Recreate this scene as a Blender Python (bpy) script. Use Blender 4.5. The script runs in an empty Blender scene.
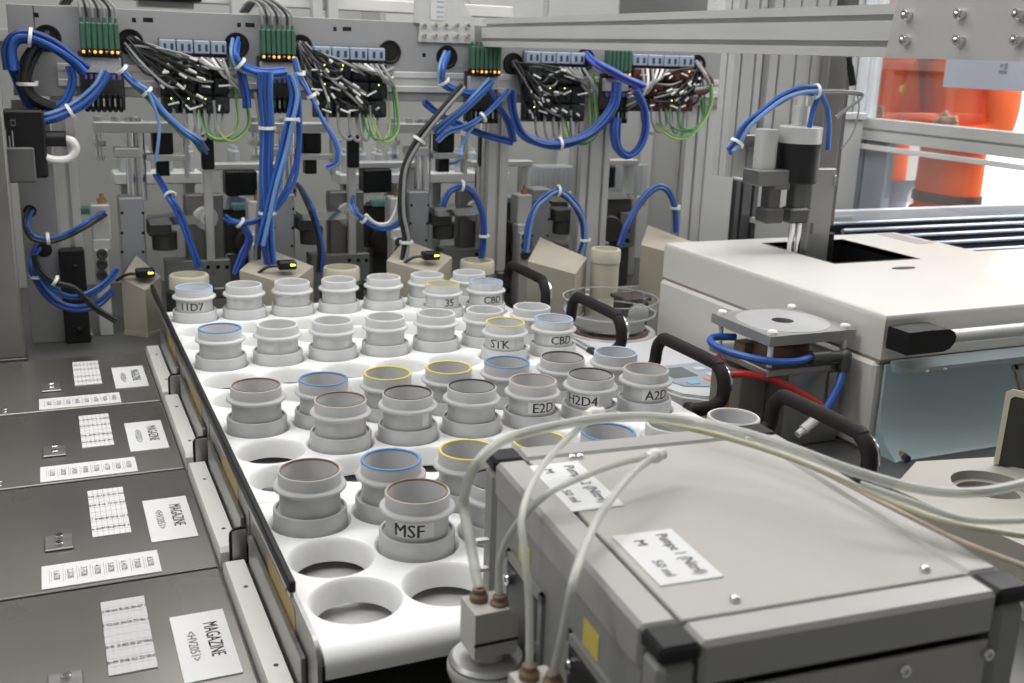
import bpy, math, random
from mathutils import Vector, Matrix, Quaternion
rnd = random.Random(7)
PI = math.pi
# ---------------------------------------------------------------- units
# scene is laid out in "u" (1 u = 0.1 m, one hole pitch of the sample racks); z = 0 is the rack top
S, OZ = 0.1, 0.87
def W(p): return Vector((p[0]*S, p[1]*S, p[2]*S + OZ))
COL = bpy.context.scene.collection
# ---------------------------------------------------------------- camera (solved from the grid of sample rings)
FPX, PITCH, ROLL, YAW = 1052.967, 0.268362, 0.0350875, -0.4207264
CAM = Vector((-2.58546, -21.68856, 5.47483))
_c, _s = math.cos(YAW), math.sin(YAW)
FW = Vector((-_s*math.cos(PITCH), _c*math.cos(PITCH), -math.sin(PITCH)))
_rt = Vector((_c, _s, 0)); _up = _rt.cross(FW)
RT = math.cos(ROLL)*_rt + math.sin(ROLL)*_up
UP = -math.sin(ROLL)*_rt + math.cos(ROLL)*_up
def at(px, py, **k):
    """photo measurement -> point on a known plane of the place (x=, y= or z= in u)"""
    (a, v), = k.items(); i = 'xyz'.index(a)
    d = FW + RT*((px-512)/FPX) - UP*((py-341.5)/FPX)
    return CAM + d*((v-CAM[i])/d[i])
cam = bpy.data.cameras.new('camera'); co = bpy.data.objects.new('camera', cam); COL.objects.link(co)
cam.sensor_fit = 'HORIZONTAL'; cam.sensor_width = 36; cam.lens = FPX*36/1024
cam.clip_start = 0.02; cam.clip_end = 50
m3 = Matrix((RT, UP, -FW)).transposed()
co.matrix_world = Matrix.Translation(W(CAM)) @ m3.to_4x4()
cam.dof.use_dof = True; cam.dof.focus_distance = 1.5; cam.dof.aperture_fstop = 7.5
bpy.context.scene.camera = co
# ---------------------------------------------------------------- materials
MATS = {}
def mat(name, col, met=0.0, rough=0.5, var=0.06, scale=6.0, bump=0.0, stretch=None, spec=0.5, coat=0.0, emit=None, sss=0.0):
    if name in MATS: return MATS[name]
    m = bpy.data.materials.new(name); m.use_nodes = True
    nt = m.node_tree; b = nt.nodes['Principled BSDF']
    b.inputs['Metallic'].default_value = met; b.inputs['Specular IOR Level'].default_value = spec
    b.inputs['Coat Weight'].default_value = coat
    tc = nt.nodes.new('ShaderNodeTexCoord'); mp = nt.nodes.new('ShaderNodeMapping')
    nt.links.new(tc.outputs['Object'], mp.inputs['Vector'])
    if stretch: mp.inputs['Scale'].default_value = stretch
    n = nt.nodes.new('ShaderNodeTexNoise'); n.inputs['Scale'].default_value = scale; n.inputs['Detail'].default_value = 4
    nt.links.new(mp.outputs['Vector'], n.inputs['Vector'])
    r = nt.nodes.new('ShaderNodeValToRGB')
    a = [max(0, c*(1-var)) for c in col]; z = [min(1, c*(1+var)) for c in col]
    r.color_ramp.elements[0].position = 0.3; r.color_ramp.elements[1].position = 0.7
    r.color_ramp.elements[0].color = (*a, 1); r.color_ramp.elements[1].color = (*z, 1)
    nt.links.new(n.outputs['Fac'], r.inputs['Fac']); nt.links.new(r.outputs['Color'], b.inputs['Base Color'])
    mr = nt.nodes.new('ShaderNodeMapRange')
    mr.inputs['To Min'].default_value = max(0.02, rough*(1-2*var)); mr.inputs['To Max'].default_value = min(1, rough*(1+2*var))
    nt.links.new(n.outputs['Fac'], mr.inputs['Value']); nt.links.new(mr.outputs['Result'], b.inputs['Roughness'])
    if bump:
        bp = nt.nodes.new('ShaderNodeBump'); bp.inputs['Strength'].default_value = bump; bp.inputs['Distance'].default_value = 0.002
        nt.links.new(n.outputs['Fac'], bp.inputs['Height']); nt.links.new(bp.outputs['Normal'], b.inputs['Normal'])
    if emit:
        b.inputs['Emission Color'].default_value = (*emit[:3], 1); b.inputs['Emission Strength'].default_value = emit[3]
    if sss:
        b.inputs['Subsurface Weight'].default_value = sss; b.inputs['Subsurface Radius'].default_value = (.02, .02, .02)
    MATS[name] = m; return m
def glass(name, tint, gloss=0.08, rough=0.02, clear=1.0, body=(1, 1, 1)):
    if name in MATS: return MATS[name]
    m = bpy.data.materials.new(name); m.use_nodes = True; nt = m.node_tree
    nt.nodes.remove(nt.nodes['Principled BSDF']); out = nt.nodes['Material Output']
    t = nt.nodes.new('ShaderNodeBsdfTransparent'); t.inputs['Color'].default_value = (*tint, 1)
    g = nt.nodes.new('ShaderNodeBsdfGlossy'); g.inputs['Roughness'].default_value = rough
    d = nt.nodes.new('ShaderNodeBsdfDiffuse'); d.inputs['Color'].default_value = (*body, 1)
    lw = nt.nodes.new('ShaderNodeLayerWeight'); lw.inputs['Blend'].default_value = 0.3
    mu = nt.nodes.new('ShaderNodeMapRange'); mu.inputs['To Min'].default_value = gloss; mu.inputs['To Max'].default_value = min(1, gloss+.45)
    nt.links.new(lw.outputs['Fresnel'], mu.inputs['Value'])
    x0 = nt.nodes.new('ShaderNodeMixShader'); x0.inputs['Fac'].default_value = clear
    nt.links.new(d.outputs[0], x0.inputs[1]); nt.links.new(t.outputs[0], x0.inputs[2])
    x = nt.nodes.new('ShaderNodeMixShader'); nt.links.new(mu.outputs['Result'], x.inputs['Fac'])
    nt.links.new(x0.outputs[0], x.inputs[1]); nt.links.new(g.outputs[0], x.inputs[2])
    nt.links.new(x.outputs[0], out.inputs['Surface'])
    MATS[name] = m; return m
STEEL = mat('brushed_steel', (.36, .355, .34), .85, .36, .12, 5, .04, (1, 14, 1))
COVER = mat('cover_steel', (.29, .28, .255), .8, .30, .24, 1.1, .02)
ALU = mat('anodised_aluminium', (.63, .63, .615), .35, .42, .05, 4)
ALUD = mat('dark_aluminium', (.12, .12, .12), .4, .6)  # plain dark tone for the sheet joint
CHROME = mat('polished_chrome', (.8, .8, .8), 1, .12, .03)
PLATE = mat('painted_sheet_grey', (.33, .33, .335), .25, .5, .04, 3)
LGREY = mat('light_grey_paint', (.55, .55, .54), .0, .5, .03, 3)
WHITE = mat('white_enamel', (.68, .665, .625), 0, .38, .02, 3, coat=.15)
POM = mat('white_pom_plastic', (.86, .86, .845), 0, .38, .015, 4, sss=.5)
BLOCKW = mat('ivory_plastic', (.84, .83, .79), 0, .4, .03, 6)
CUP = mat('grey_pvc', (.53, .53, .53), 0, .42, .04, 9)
CUP_LIT = mat('grey_pvc_lit', (.63, .635, .635), 0, .42, .03, 9)  # same grey plastic, paler to paint in the stronger light at the back
CUPIN = mat('sample_tablet_grey', (.36, .355, .345), .0, .6, .1, 20)
BEIGE = mat('beige_paint', (.40, .365, .295), 0, .55, .04, 5)
BEIGEL = mat('pale_beige_plastic', (.56, .53, .42), 0, .5, .03, 5)
BLACK = mat('black_plastic', (.011, .011, .012), 0, .45, .2, 8, spec=.3)
FOAM = mat('black_foam_grip', (.017, .014, .013), 0, .7, .25, 40, .2, spec=.25)
DARK = mat('dark_steel', (.09, .09, .088), .6, .4, .15, 6)
BLUE = mat('blue_pneumatic_hose', (.028, .105, .40), 0, .35, .1, 10)
DBLUE = mat('dark_blue_hose', (.02, .055, .24), 0, .35, .1, 10)
LBLUE = mat('light_blue_hose', (.15, .27, .52), 0, .4, .1, 10)
PURP = mat('violet_blue_hose', (.09, .085, .40), 0, .35, .1, 10)
GREEN = mat('green_connector', (.045, .125, .08), 0, .45, .08, 8)
GWIRE = mat('green_wire', (.07, .24, .075), 0, .45, .1, 8)
YGREEN = mat('yellow_green_wire', (.32, .45, .14), 0, .45, .1, 8)
GWI = mat('grey_wire', (.26, .26, .26), 0, .5, .1, 8)
BWI = mat('black_wire', (.02, .02, .022), 0, .45, .1, 8)
WWI = mat('white_wire', (.72, .71, .68), 0, .45, .05, 8)
RWI = mat('red_hose', (.5, .035, .03), 0, .35, .1, 10)
TIE = mat('white_cable_tie', (.78, .78, .76), 0, .5)
BRASS = mat('brass', (.55, .36, .13), .9, .3)
ORLED = mat('orange_terminal_light', (.5, .2, .04), 0, .4, emit=(1, .5, .15, 1.2))
LED = mat('yellow_green_led', (.5, .6, .05), 0, .4, emit=(.75, .9, .12, 4))
BADGE = mat('blue_badge', (.31, .37, .46), 0, .5, .05, 5)
TEXT = mat('printed_black', (.03, .03, .032), 0, .6)
GRIDL = mat('pale_grid_line', (.5, .5, .5), 0, .6)
TEXTG = mat('printed_grey', (.3, .3, .3), 0, .6)
PAPER = mat('white_label_paper', (.74, .74, .73), 0, .55, .02, 12)
PAPERG = mat('greyish_label_paper', (.60, .60, .585), 0, .45, .03, 12)
YEL = mat('yellow_sticker', (.62, .50, .10), 0, .5, .05, 9)
OCHRE = mat('ochre_sticker', (.42, .31, .12), 0, .5, .1, 9)
RIM = {'brown': mat('brown_rim', (.23, .145, .10), 0, .5), 'blue': mat('blue_rim', (.12, .25, .49), 0, .5),
       'yellow': mat('yellow_rim', (.64, .57, .14), 0, .5), 'black': mat('black_rim', (.055, .045, .042), 0, .5),
       'white': mat('white_rim', (.76, .76, .74), 0, .45), 'pale blue': mat('pale_blue_rim', (.38, .50, .74), 0, .5),
       'pale brown': mat('pale_brown_rim', (.46, .36, .31), 0, .5)}
CLEAR = glass('clear_glass', (.95, .965, .965), .02)
FOIL = mat('crinkled_foil_paper', (.70, .70, .69), .15, .16, .03, 9, .9)
FROST = glass('milky_plastic', (.82, .85, .86), .06, .25, .45, (.75, .77, .78))
TUBE = glass('milky_tube', (.88, .89, .85), .05, .3, .5, (.76, .77, .73))
TEAL = glass('teal_tinted_glass', (.55, .68, .70), .12, .2, .18, (.48, .63, .67))
ORANGE = mat('orange_hi_vis_cloth', (.86, .13, .025), 0, .8, .1, 7, .3)
ORANGED = mat('dark_orange_trim', (.28, .05, .03), 0, .8, .1, 7)
SKIN = mat('skin', (.55, .33, .25), 0, .55, .05, 8)
HAIR = mat('dark_hair', (.05, .035, .025), 0, .6, .2, 30)
TROUS = mat('grey_work_trousers', (.2, .22, .27), 0, .8, .1, 9)
LAV = mat('lavender_grey', (.42, .44, .52), 0, .5, .04, 4)
# ---------------------------------------------------------------- mesh builder
class MB:
    def __init__(s): s.v = []; s.f = []; s.mi = []; s.m = 0
    def add(s, vs, fs):
        o = len(s.v); s.v += [Vector(v) for v in vs]
        for f in fs: s.f.append([i+o for i in f]); s.mi.append(s.m)
        return s
    def box(s, a, b, ch=0.0, mtx=None):
        lo = [min(a[i], b[i]) for i in range(3)]; hi = [max(a[i], b[i]) for i in range(3)]
        ch = min(ch, *[(hi[i]-lo[i])*.49 for i in range(3)])
        if ch <= 0:
            vs = [Vector((x, y, z)) for z in (lo[2], hi[2]) for y in (lo[1], hi[1]) for x in (lo[0], hi[0])]
            fs = [(0, 2, 3, 1), (4, 5, 7, 6), (0, 1, 5, 4), (2, 6, 7, 3), (0, 4, 6, 2), (1, 3, 7, 5)]
        else:
            vs = []; idx = {}
            for sx in (0, 1):
                for sy in (0, 1):
                    for sz in (0, 1):
                        c = [(lo, hi)[q][i] for i, q in enumerate((sx, sy, sz))]
                        inn = [c[i] + (ch if q == 0 else -ch) for i, q in enumerate((sx, sy, sz))]
                        for ax in range(3):
                            p = list(inn); p[ax] = c[ax]
                            idx[sx, sy, sz, ax] = len(vs); vs.append(Vector(p))
            fs = []
            for ax in range(3):
                o1, o2 = [i for i in range(3) if i != ax]
                for q in (0, 1):
                    k = []
                    for u, w in ((0, 0), (1, 0), (1, 1), (0, 1)):
                        t = [0, 0, 0]; t[ax] = q; t[o1] = u; t[o2] = w; k.append(idx[(*t, ax)])
                    fs.append(k)
                for u in (0, 1):
                    for w in (0, 1):
                        t0 = [0, 0, 0]; t1 = [0, 0, 0]; t0[o1] = t1[o1] = u; t0[o2] = t1[o2] = w; t1[ax] = 1
                        fs.append([idx[(*t0, o1)], idx[(*t1, o1)], idx[(*t1, o2)], idx[(*t0, o2)]])
            for sx in (0, 1):
                for sy in (0, 1):
                    for sz in (0, 1): fs.append([idx[sx, sy, sz, a] for a in range(3)])
        if mtx: vs = [mtx @ v for v in vs]
        return s.add(vs, fs)
    def quad(s, a, b, c, d): return s.add([a, b, c, d], [(0, 1, 2, 3)])
    def cyl(s, p0, p1, r0, r1=None, seg=16, cap=True):
        p0, p1 = Vector(p0), Vector(p1); r1 = r0 if r1 is None else r1
        d = (p1-p0).normalized(); a = d.orthogonal().normalized(); b = d.cross(a)
        vs = [p + (a*math.cos(2*PI*i/seg) + b*math.sin(2*PI*i/seg))*r for p, r in ((p0, r0), (p1, r1)) for i in range(seg)]
        fs = [(i, (i+1) % seg, seg+(i+1) % seg, seg+i) for i in range(seg)]
        if cap: fs += [tuple(range(seg-1, -1, -1)), tuple(range(seg, 2*seg))]
        return s.add(vs, fs)
    def lathe(s, c, prof, seg=32, axis=(0, 0, 1)):
        c = Vector(c); d = Vector(axis).normalized()
        a = Vector((1, 0, 0)) if abs(d.z) > .9 else d.orthogonal().normalized(); b = d.cross(a)
        vs = []; fs = []; rings = []
        for r, z in prof:
            if r < 1e-6: rings.append([len(vs)]); vs.append(c+d*z)
            else:
                rings.append(list(range(len(vs), len(vs)+seg)))
                vs += [c + d*z + (a*math.cos(2*PI*i/seg)+b*math.sin(2*PI*i/seg))*r for i in range(seg)]
        for p, q in zip(rings, rings[1:]):
            for i in range(seg):
                j = (i+1) % seg
                if len(p) == 1 and len(q) == 1: continue
                if len(p) == 1: fs.append((p[0], q[j], q[i]))
                elif len(q) == 1: fs.append((p[i], p[j], q[0]))
                else: fs.append((p[i], p[j], q[j], q[i]))
        return s.add(vs, fs)
    def tube(s, pts, r, seg=8, sub=5, smooth=True):
        P = [Vector(p) for p in pts]
        if smooth and len(P) > 2:
            Q = [P[0]*2-P[1]] + P + [P[-1]*2-P[-2]]; R = []
            for i in range(1, len(Q)-2):
                for k in range(sub):
                    t = k/sub; p0, p1, p2, p3 = Q[i-1:i+3]
                    R.append(.5*((2*p1)+(p2-p0)*t+(2*p0-5*p1+4*p2-p3)*t*t+(3*p1-p0-3*p2+p3)*t**3))
            R.append(P[-1]); P = R
        P = [p for i, p in enumerate(P) if i == 0 or (p-P[i-1]).length > 1e-5]
        T = [(P[min(i+1, len(P)-1)]-P[max(i-1, 0)]).normalized() for i in range(len(P))]
        n = T[0].orthogonal().normalized(); vs = []; fs = []
        for i, p in enumerate(P):
            if i:
                n = n - T[i]*n.dot(T[i])
                n = n.normalized() if n.length > 1e-6 else T[i].orthogonal().normalized()
            b = T[i].cross(n)
            vs += [p+(n*math.cos(2*PI*k/seg)+b*math.sin(2*PI*k/seg))*r for k in range(seg)]
        for i in range(len(P)-1):
            for k in range(seg):
                fs.append((i*seg+k, i*seg+(k+1) % seg, (i+1)*seg+(k+1) % seg, (i+1)*seg+k))
        fs += [tuple(range(seg-1, -1, -1)), tuple(range((len(P)-1)*seg, len(P)*seg))]
        return s.add(vs, fs)
    def prism(s, poly, base, e1, e2, ext):
        """polygon poly (2-D) in the plane base + e1,e2, extruded by vector ext"""
        base, e1, e2, ext = map(Vector, (base, e1, e2, ext)); n = len(poly)
        vs = [base+e1*x+e2*y for x, y in poly]; vs += [v+ext for v in vs]
        fs = [tuple(range(n-1, -1, -1)), tuple(range(n, 2*n))]+[(i, (i+1) % n, n+(i+1) % n, n+i) for i in range(n)]
        return s.add(vs, fs)
    def ball(s, c, r, sq=(1, 1, 1), seg=12):
        c = Vector(c); o = len(s.v); t = MB(); t.lathe((0, 0, 0), [(r*math.sin(PI*k/8), -r*math.cos(PI*k/8)) for k in range(9)], seg)
        return s.add([c+Vector((v.x*sq[0], v.y*sq[1], v.z*sq[2])) for v in t.v], t.f)
    def text(s, string, c, right, up, h, sx=1.0):
        vs, fs, w = textmesh(string); right = Vector(right).normalized(); up = Vector(up).normalized(); c = Vector(c)
        return s.add([c+right*((x-w/2)*h*sx)+up*((y-.5)*h) for x, y in vs], fs)
_TX = {}
def textmesh(string):
    if string not in _TX:
        cu = bpy.data.curves.new('tmp', 'FONT'); cu.body = string; cu.size = 1.0; cu.resolution_u = 2
        o = bpy.data.objects.new('tmp', cu); COL.objects.link(o)
        dg = bpy.context.evaluated_depsgraph_get(); me = bpy.data.meshes.new_from_object(o.evaluated_get(dg))
        k = 1/.69
        vs = [(v.co.x*k, v.co.y*k) for v in me.vertices]; fs = [tuple(p.vertices) for p in me.polygons]
        x0 = min(v[0] for v in vs); vs = [(a-x0, b) for a, b in vs]
        n_ = len(vs); vs = [(a+d, b) for d in (0, .05) for a, b in vs]; fs = fs+[tuple(i+n_ for i in f) for f in fs]   # bold strokes
        _TX[string] = (vs, fs, max(v[0] for v in vs))
        bpy.data.objects.remove(o); bpy.data.meshes.remove(me); bpy.data.curves.remove(cu)
    return _TX[string]
BASE = {}
def _mesh(name, mb, mats, base):
    me = bpy.data.meshes.new(name); b = W(base)
    me.from_pydata([W(v)-b for v in mb.v], [], mb.f)
    for m in (mats if isinstance(mats, (list, tuple)) else [mats]): me.materials.append(m)
    me.polygons.foreach_set('material_index', mb.mi); me.polygons.foreach_set('use_smooth', [True]*len(me.polygons))
    me.update(); me.set_sharp_from_angle(angle=math.radians(32)); return me
def props(o, label=None, cat=None, group=None, kind=None):
    for k, v in (('label', label), ('category', cat), ('group', group), ('kind', kind)):
        if v: o[k] = v
    return o
def thing(name, label, cat, base, group=None, rot=0.0):
    o = bpy.data.objects.new(name, None); COL.objects.link(o); o.location = W(base); o.empty_display_size = .02
    o.rotation_euler = (0, 0, rot); BASE[o.name] = Vector(base); return props(o, label, cat, group)
def part(name, mb, mats, parent, label=None, kind=None):
    r = parent
    while r.parent: r = r.parent
    o = bpy.data.objects.new(name, _mesh(name, mb, mats, BASE[r.name])); COL.objects.link(o); o.parent = parent
    return props(o, label, None, None, kind)
def solo(name, mb, mats, label=None, cat=None, group=None, kind=None, base=None):
    if base is None:
        base = sum(mb.v, Vector())/len(mb.v); base.z = min(v.z for v in mb.v)
    o = bpy.data.objects.new(name, _mesh(name, mb, mats, base)); COL.objects.link(o); o.location = W(base)
    BASE[o.name] = Vector(base); return props(o, label, cat, group, kind)
def dup(root, delta, label=None, group=None, skip=()):
    r = root.copy(); COL.objects.link(r); r.location = root.location + Vector(delta)*S
    BASE[r.name] = BASE[root.name]+Vector(delta)
    if label: r['label'] = label
    if group: r['group'] = group
    for ch in list(root.children):
        if ch.name.split('.')[0] in skip: continue
        c = ch.copy(); COL.objects.link(c); c.parent = r
        for g in list(ch.children):
            d = g.copy(); COL.objects.link(d); d.parent = c
    return r
def prof(w, h, nw=1, nh=1, sw=.09, sd=.1):
    """aluminium T-slot profile outline, nw/nh slots on the faces"""
    def edge(L, n): return [(-L/2+L*(i+.5)/n) for i in range(n)]
    P = []
    P.append((-w/2, -h/2))
    for c in edge(w, nw): P += [(c-sw/2, -h/2), (c-sw/2, -h/2+sd), (c+sw/2, -h/2+sd), (c+sw/2, -h/2)]
    P.append((w/2, -h/2))
    for c in edge(h, nh): P += [(w/2, c-sw/2), (w/2-sd, c-sw/2), (w/2-sd, c+sw/2), (w/2, c+sw/2)]
    P.append((w/2, h/2))
    for c in reversed(edge(w, nw)): P += [(c+sw/2, h/2), (c+sw/2, h/2-sd), (c-sw/2, h/2-sd), (c-sw/2, h/2)]
    P.append((-w/2, h/2))
    for c in reversed(edge(h, nh)): P += [(-w/2, c+sw/2), (-w/2+sd, c+sw/2), (-w/2+sd, c-sw/2), (-w/2, c-sw/2)]
    return P
def bolt(mb, c, axis, r=.05, h=.06):
    c = Vector(c); a = Vector(axis).normalized()
    mb.lathe(c, [(0, 0), (r, 0), (r, h*.8), (r*.85, h), (r*.5, h), (r*.5, h*.45), (0, h*.45)], 10, a)
ORD = ['leftmost', 'second from left', 'third from left', 'fourth from left', 'fifth from left', 'sixth from left', 'rightmost']
FLOOR, DECK = -8.7, -.95
# ================================================================ room
def struct(name, mb, m): return solo(name, mb, m, kind='structure')
WALLP = mat('white_wall_paint', (.62, .62, .60), 0, .7, .03, 2)
FLOORM = mat('grey_vinyl_floor', (.34, .35, .35), 0, .5, .05, 3)
CEILM = mat('ceiling_panel', (.84, .84, .84), 0, .8, .03, 2)
struct('floor', MB().box((-22, -42, FLOOR-.5), (46, 26, FLOOR)), FLOORM)
struct('ceiling', MB().box((-22, -42, 18), (46, 26, 18.5)), CEILM)
struct('wall_back', MB().box((-22, 25, FLOOR), (46, 25.5, 18)), WALLP)
struct('wall_left', MB().box((-22.5, -42, FLOOR), (-22, 26, 18)), WALLP)
struct('wall_front', MB().box((-22, -42.5, FLOOR), (46, -42, 18)), mat('front_wall_grey', (.44, .44, .435), 0, .7, .03, 2))
struct('wall_right', MB().box((45.5, -42, FLOOR), (46, 26, 18)), WALLP)
# machine bed the racks, covers and stations stand on
struct('trim_machine_bed', MB().box((-9, -19, FLOOR), (17.6, 8.6, DECK), .05), mat('bed_plate', (.15, .15, .147), .5, .45, .12, 2))
# ================================================================ sample racks
def rack(k):
    y0 = -3.4*k
    nm = ['farthest rack', 'second rack from the back', 'third rack from the back', 'nearest rack'][k]
    lab = ['white plastic sample rack farthest back beside the beige hoods', 'white plastic sample rack second from the back',
           'white plastic sample rack third from the back, one empty hole at left', 'nearest white plastic sample rack with empty holes in front'][k]
    t = thing('sample_rack', lab, 'sample rack', (3, y0-1, -.5), 'sample racks')
    mb = MB(); x0, x1, ya, yb, zt, zb = -.54, 6.62, y0-(2.72 if k == 3 else 2.7), y0+.66, 0, -.27
    SEG = 32
    hp = [(.492, 0), (.478, -.012), (.462, -.04), (.446, -.085), (.432, -.15), (.42, -.27)]
    xs = [x0]+[c+.5 for c in range(6)]+[x1]
    ys = [yb, y0-.5, y0-1.502, ya]
    for r in range(3):
        for c in range(7):
            cx, cy = float(c), y0-1.002*r
            xa, xb = xs[c], xs[c+1]; yt, yl = ys[r], ys[r+1]
            sq = []
            for i in range(SEG):
                a = 2*PI*i/SEG; dx, dy = math.cos(a), math.sin(a)
                sx = ((xb-cx) if dx > 0 else (cx-xa)); sy = ((yt-cy) if dy > 0 else (cy-yl))
                kx = sx/abs(dx) if abs(dx) > 1e-6 else 1e9; ky = sy/abs(dy) if abs(dy) > 1e-6 else 1e9
                q = min(kx, ky)
                if i % 8 == 4: q = None
                sq.append((cx+dx*q, cy+dy*q, 0) if q else (xb if dx > 0 else xa, yt if dy > 0 else yl, 0))
            rings = [sq]+[[(cx+rr*math.cos(2*PI*i/SEG), cy+rr*math.sin(2*PI*i/SEG), z) for i in range(SEG)] for rr, z in hp]
            vs = [v for R in rings for v in R]
            mb.add(vs, [(a*SEG+i, a*SEG+(i+1) % SEG, (a+1)*SEG+(i+1) % SEG, (a+1)*SEG+i) for a in range(len(rings)-1) for i in range(SEG)])
    # rounded front edge, sides
    def skirt(pts):   # pts list of ((x,y,z)...) profile pairs at both ends
        mb.add([v for p in pts for v in p], [(2*i, 2*i+1, 2*i+3, 2*i+2) for i in range(len(pts)-1)])
    e = [(0, 0), (.05, -.008), (.1, -.03), (.15, -.07), (.18, -.12), (.19, -.18), (.19, -.27)]
    skirt([((x0, ya-o, z), (x1, ya-o, z)) for o, z in (e if k == 3 else [(0, 0), (.012, -.012), (.012, -.27)])])
    skirt([((x0, yb+o, z), (x1, yb+o, z)) for o, z in [(0, 0), (.012, -.012), (.012, -.27)]])
    skirt([((x0-o, ya, z), (x0-o, yb, z)) for o, z in [(0, 0), (.01, -.01), (.01, -.27)]])
    skirt([((x1+o, ya, z), (x1+o, yb, z)) for o, z in [(0, 0), (.03, -.01), (.04, -.05), (.04, -.27)]])
    part('tray', mb, POM, t)
    part('carrier_plate', MB().box((x0-.02, ya+.25, -.41), (x1+.06, yb-.02, -.37), .01).box((x0-.02, ya+.02, -.56), (x0+.02, yb-.02, -.28)).box((x1, ya+.02, -.56), (x1+.06, yb-.02, -.28)), mat('carrier_steel', (.55, .545, .53), .15, .45, .12, 5, .03, (1, 10, 1)), t, 'steel carrier plate')
    ep = []   # left end plate: profile in y,z with rounded front corner
    f, b = (ya-.13 if k == 3 else ya+.03), yb-.03
    for a in range(6): ep.append((f+.25-.25*math.cos(a*PI/10), .06-.25+.25*math.sin(a*PI/10)))
    ep = [(f+.06, -.62), (f, -.5)]+ep+[(b, .06), (b, -.62)]
    part('end_plate', MB().prism(ep, (-.6, 0, 0), (0, 1, 0), (0, 0, 1), (.045, 0, 0)), STEEL, t, 'steel end plate')
    part('sticker', MB().box((-.606, y0-1.9, -.42), (-.6, y0-.5, -.06)), OCHRE, t, 'ochre yellow sticker')
    yb2 = y0-2.5
    if k < 3: part('bracket', MB().box((-.80, yb2-.02, -.86), (-.61, yb2+.02, -.41), .01), STEEL, t)
    if k < 3: part('edge_trim', MB().tube([(-.81, yb2, -.86), (-.81, yb2, -.5), (-.79, yb2, -.43), (-.74, yb2, -.40), (-.62, yb2, -.395)], .02, 8), BLACK, t, 'black edge trim')
    part('lower_plate', MB().box((-.665, ya+.3, -.9), (-.61, yb-.2, -.3), .01), STEEL, t)
    # handle on the right end: chrome bar with black foam grip
    yf, yn = y0+.62-.0, y0-1.72
    yf, yn = y0+.8, y0-1.33
    pa = [(6.66, yf, -.02), (7.0, yf, -.02), (7.17, yf, .02), (7.28, yf, .12), (7.3, yf, .28), (7.3, yf-.03, .42), (7.3, yf-.1, .53), (7.3, yf-.22, .61), (7.3, yf-.36, .64),
          (7.3, yn+.36, .64), (7.3, yn+.22, .61), (7.3, yn+.1, .53), (7.3, yn+.03, .42), (7.3, yn, .28), (7.28, yn, .12), (7.17, yn, .02), (7.0, yn, -.02), (6.66, yn, -.02)]
    h = part('handle', MB().tube(pa, .112, 14, 4), FOAM, t, 'black foam grip')
    part('handle_core', MB().tube([(7.40, yn+.2, .62), (7.405, yn+.06, .55), (7.405, yn-.03, .42), (7.4, yn-.05, .26)], .03, 8, 4), CHROME, h, 'chrome handle core')
    for yy in (yf, yn): part('handle_socket', MB().cyl((6.62, yy, -.02), (6.7, yy, -.02), .14), BLACK, h)
    return t
RACKS = [rack(k) for k in range(4)]
# ================================================================ sample rings
CPROF_OUT = [(.40, -.165), (.428, -.165), (.435, -.15), (.435, .17), (.428, .185), (.40, .19), (.40, .15), (.362, .15), (.358, .2), (.358, .42), (.372, .432), (.415, .437),
             (.43, .45), (.43, .475), (.418, .49), (.375, .495), (.368, .505), (.368, .64), (.362, .65), (.352, .652)]
CPROF_IN = [(.352, .652), (.336, .648), (.33, .63), (.326, .28)]
def bent(mb, string, c, r, ang, z, h):
    vs, fs, w = textmesh(string)
    # clockwise seen from above is to the right for the viewer
    out = []
    for x, y in vs:
        a = ang + (x-w/2)*h/r
        out.append((c[0]+r*math.cos(a), c[1]+r*math.sin(a), z+(y-.5)*h))
    mb.add(out, fs)
def bent_patch(mb, c, r, a0, a1, z0, z1, n=10):
    for i in range(n):
        p, q = a0+(a1-a0)*i/n, a0+(a1-a0)*(i+1)/n
        P = lambda a, z: (c[0]+r*math.cos(a), c[1]+r*math.sin(a), z)
        mb.quad(P(p, z0), P(q, z0), P(q, z1), P(p, z1))
_ring_mesh = {}
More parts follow.
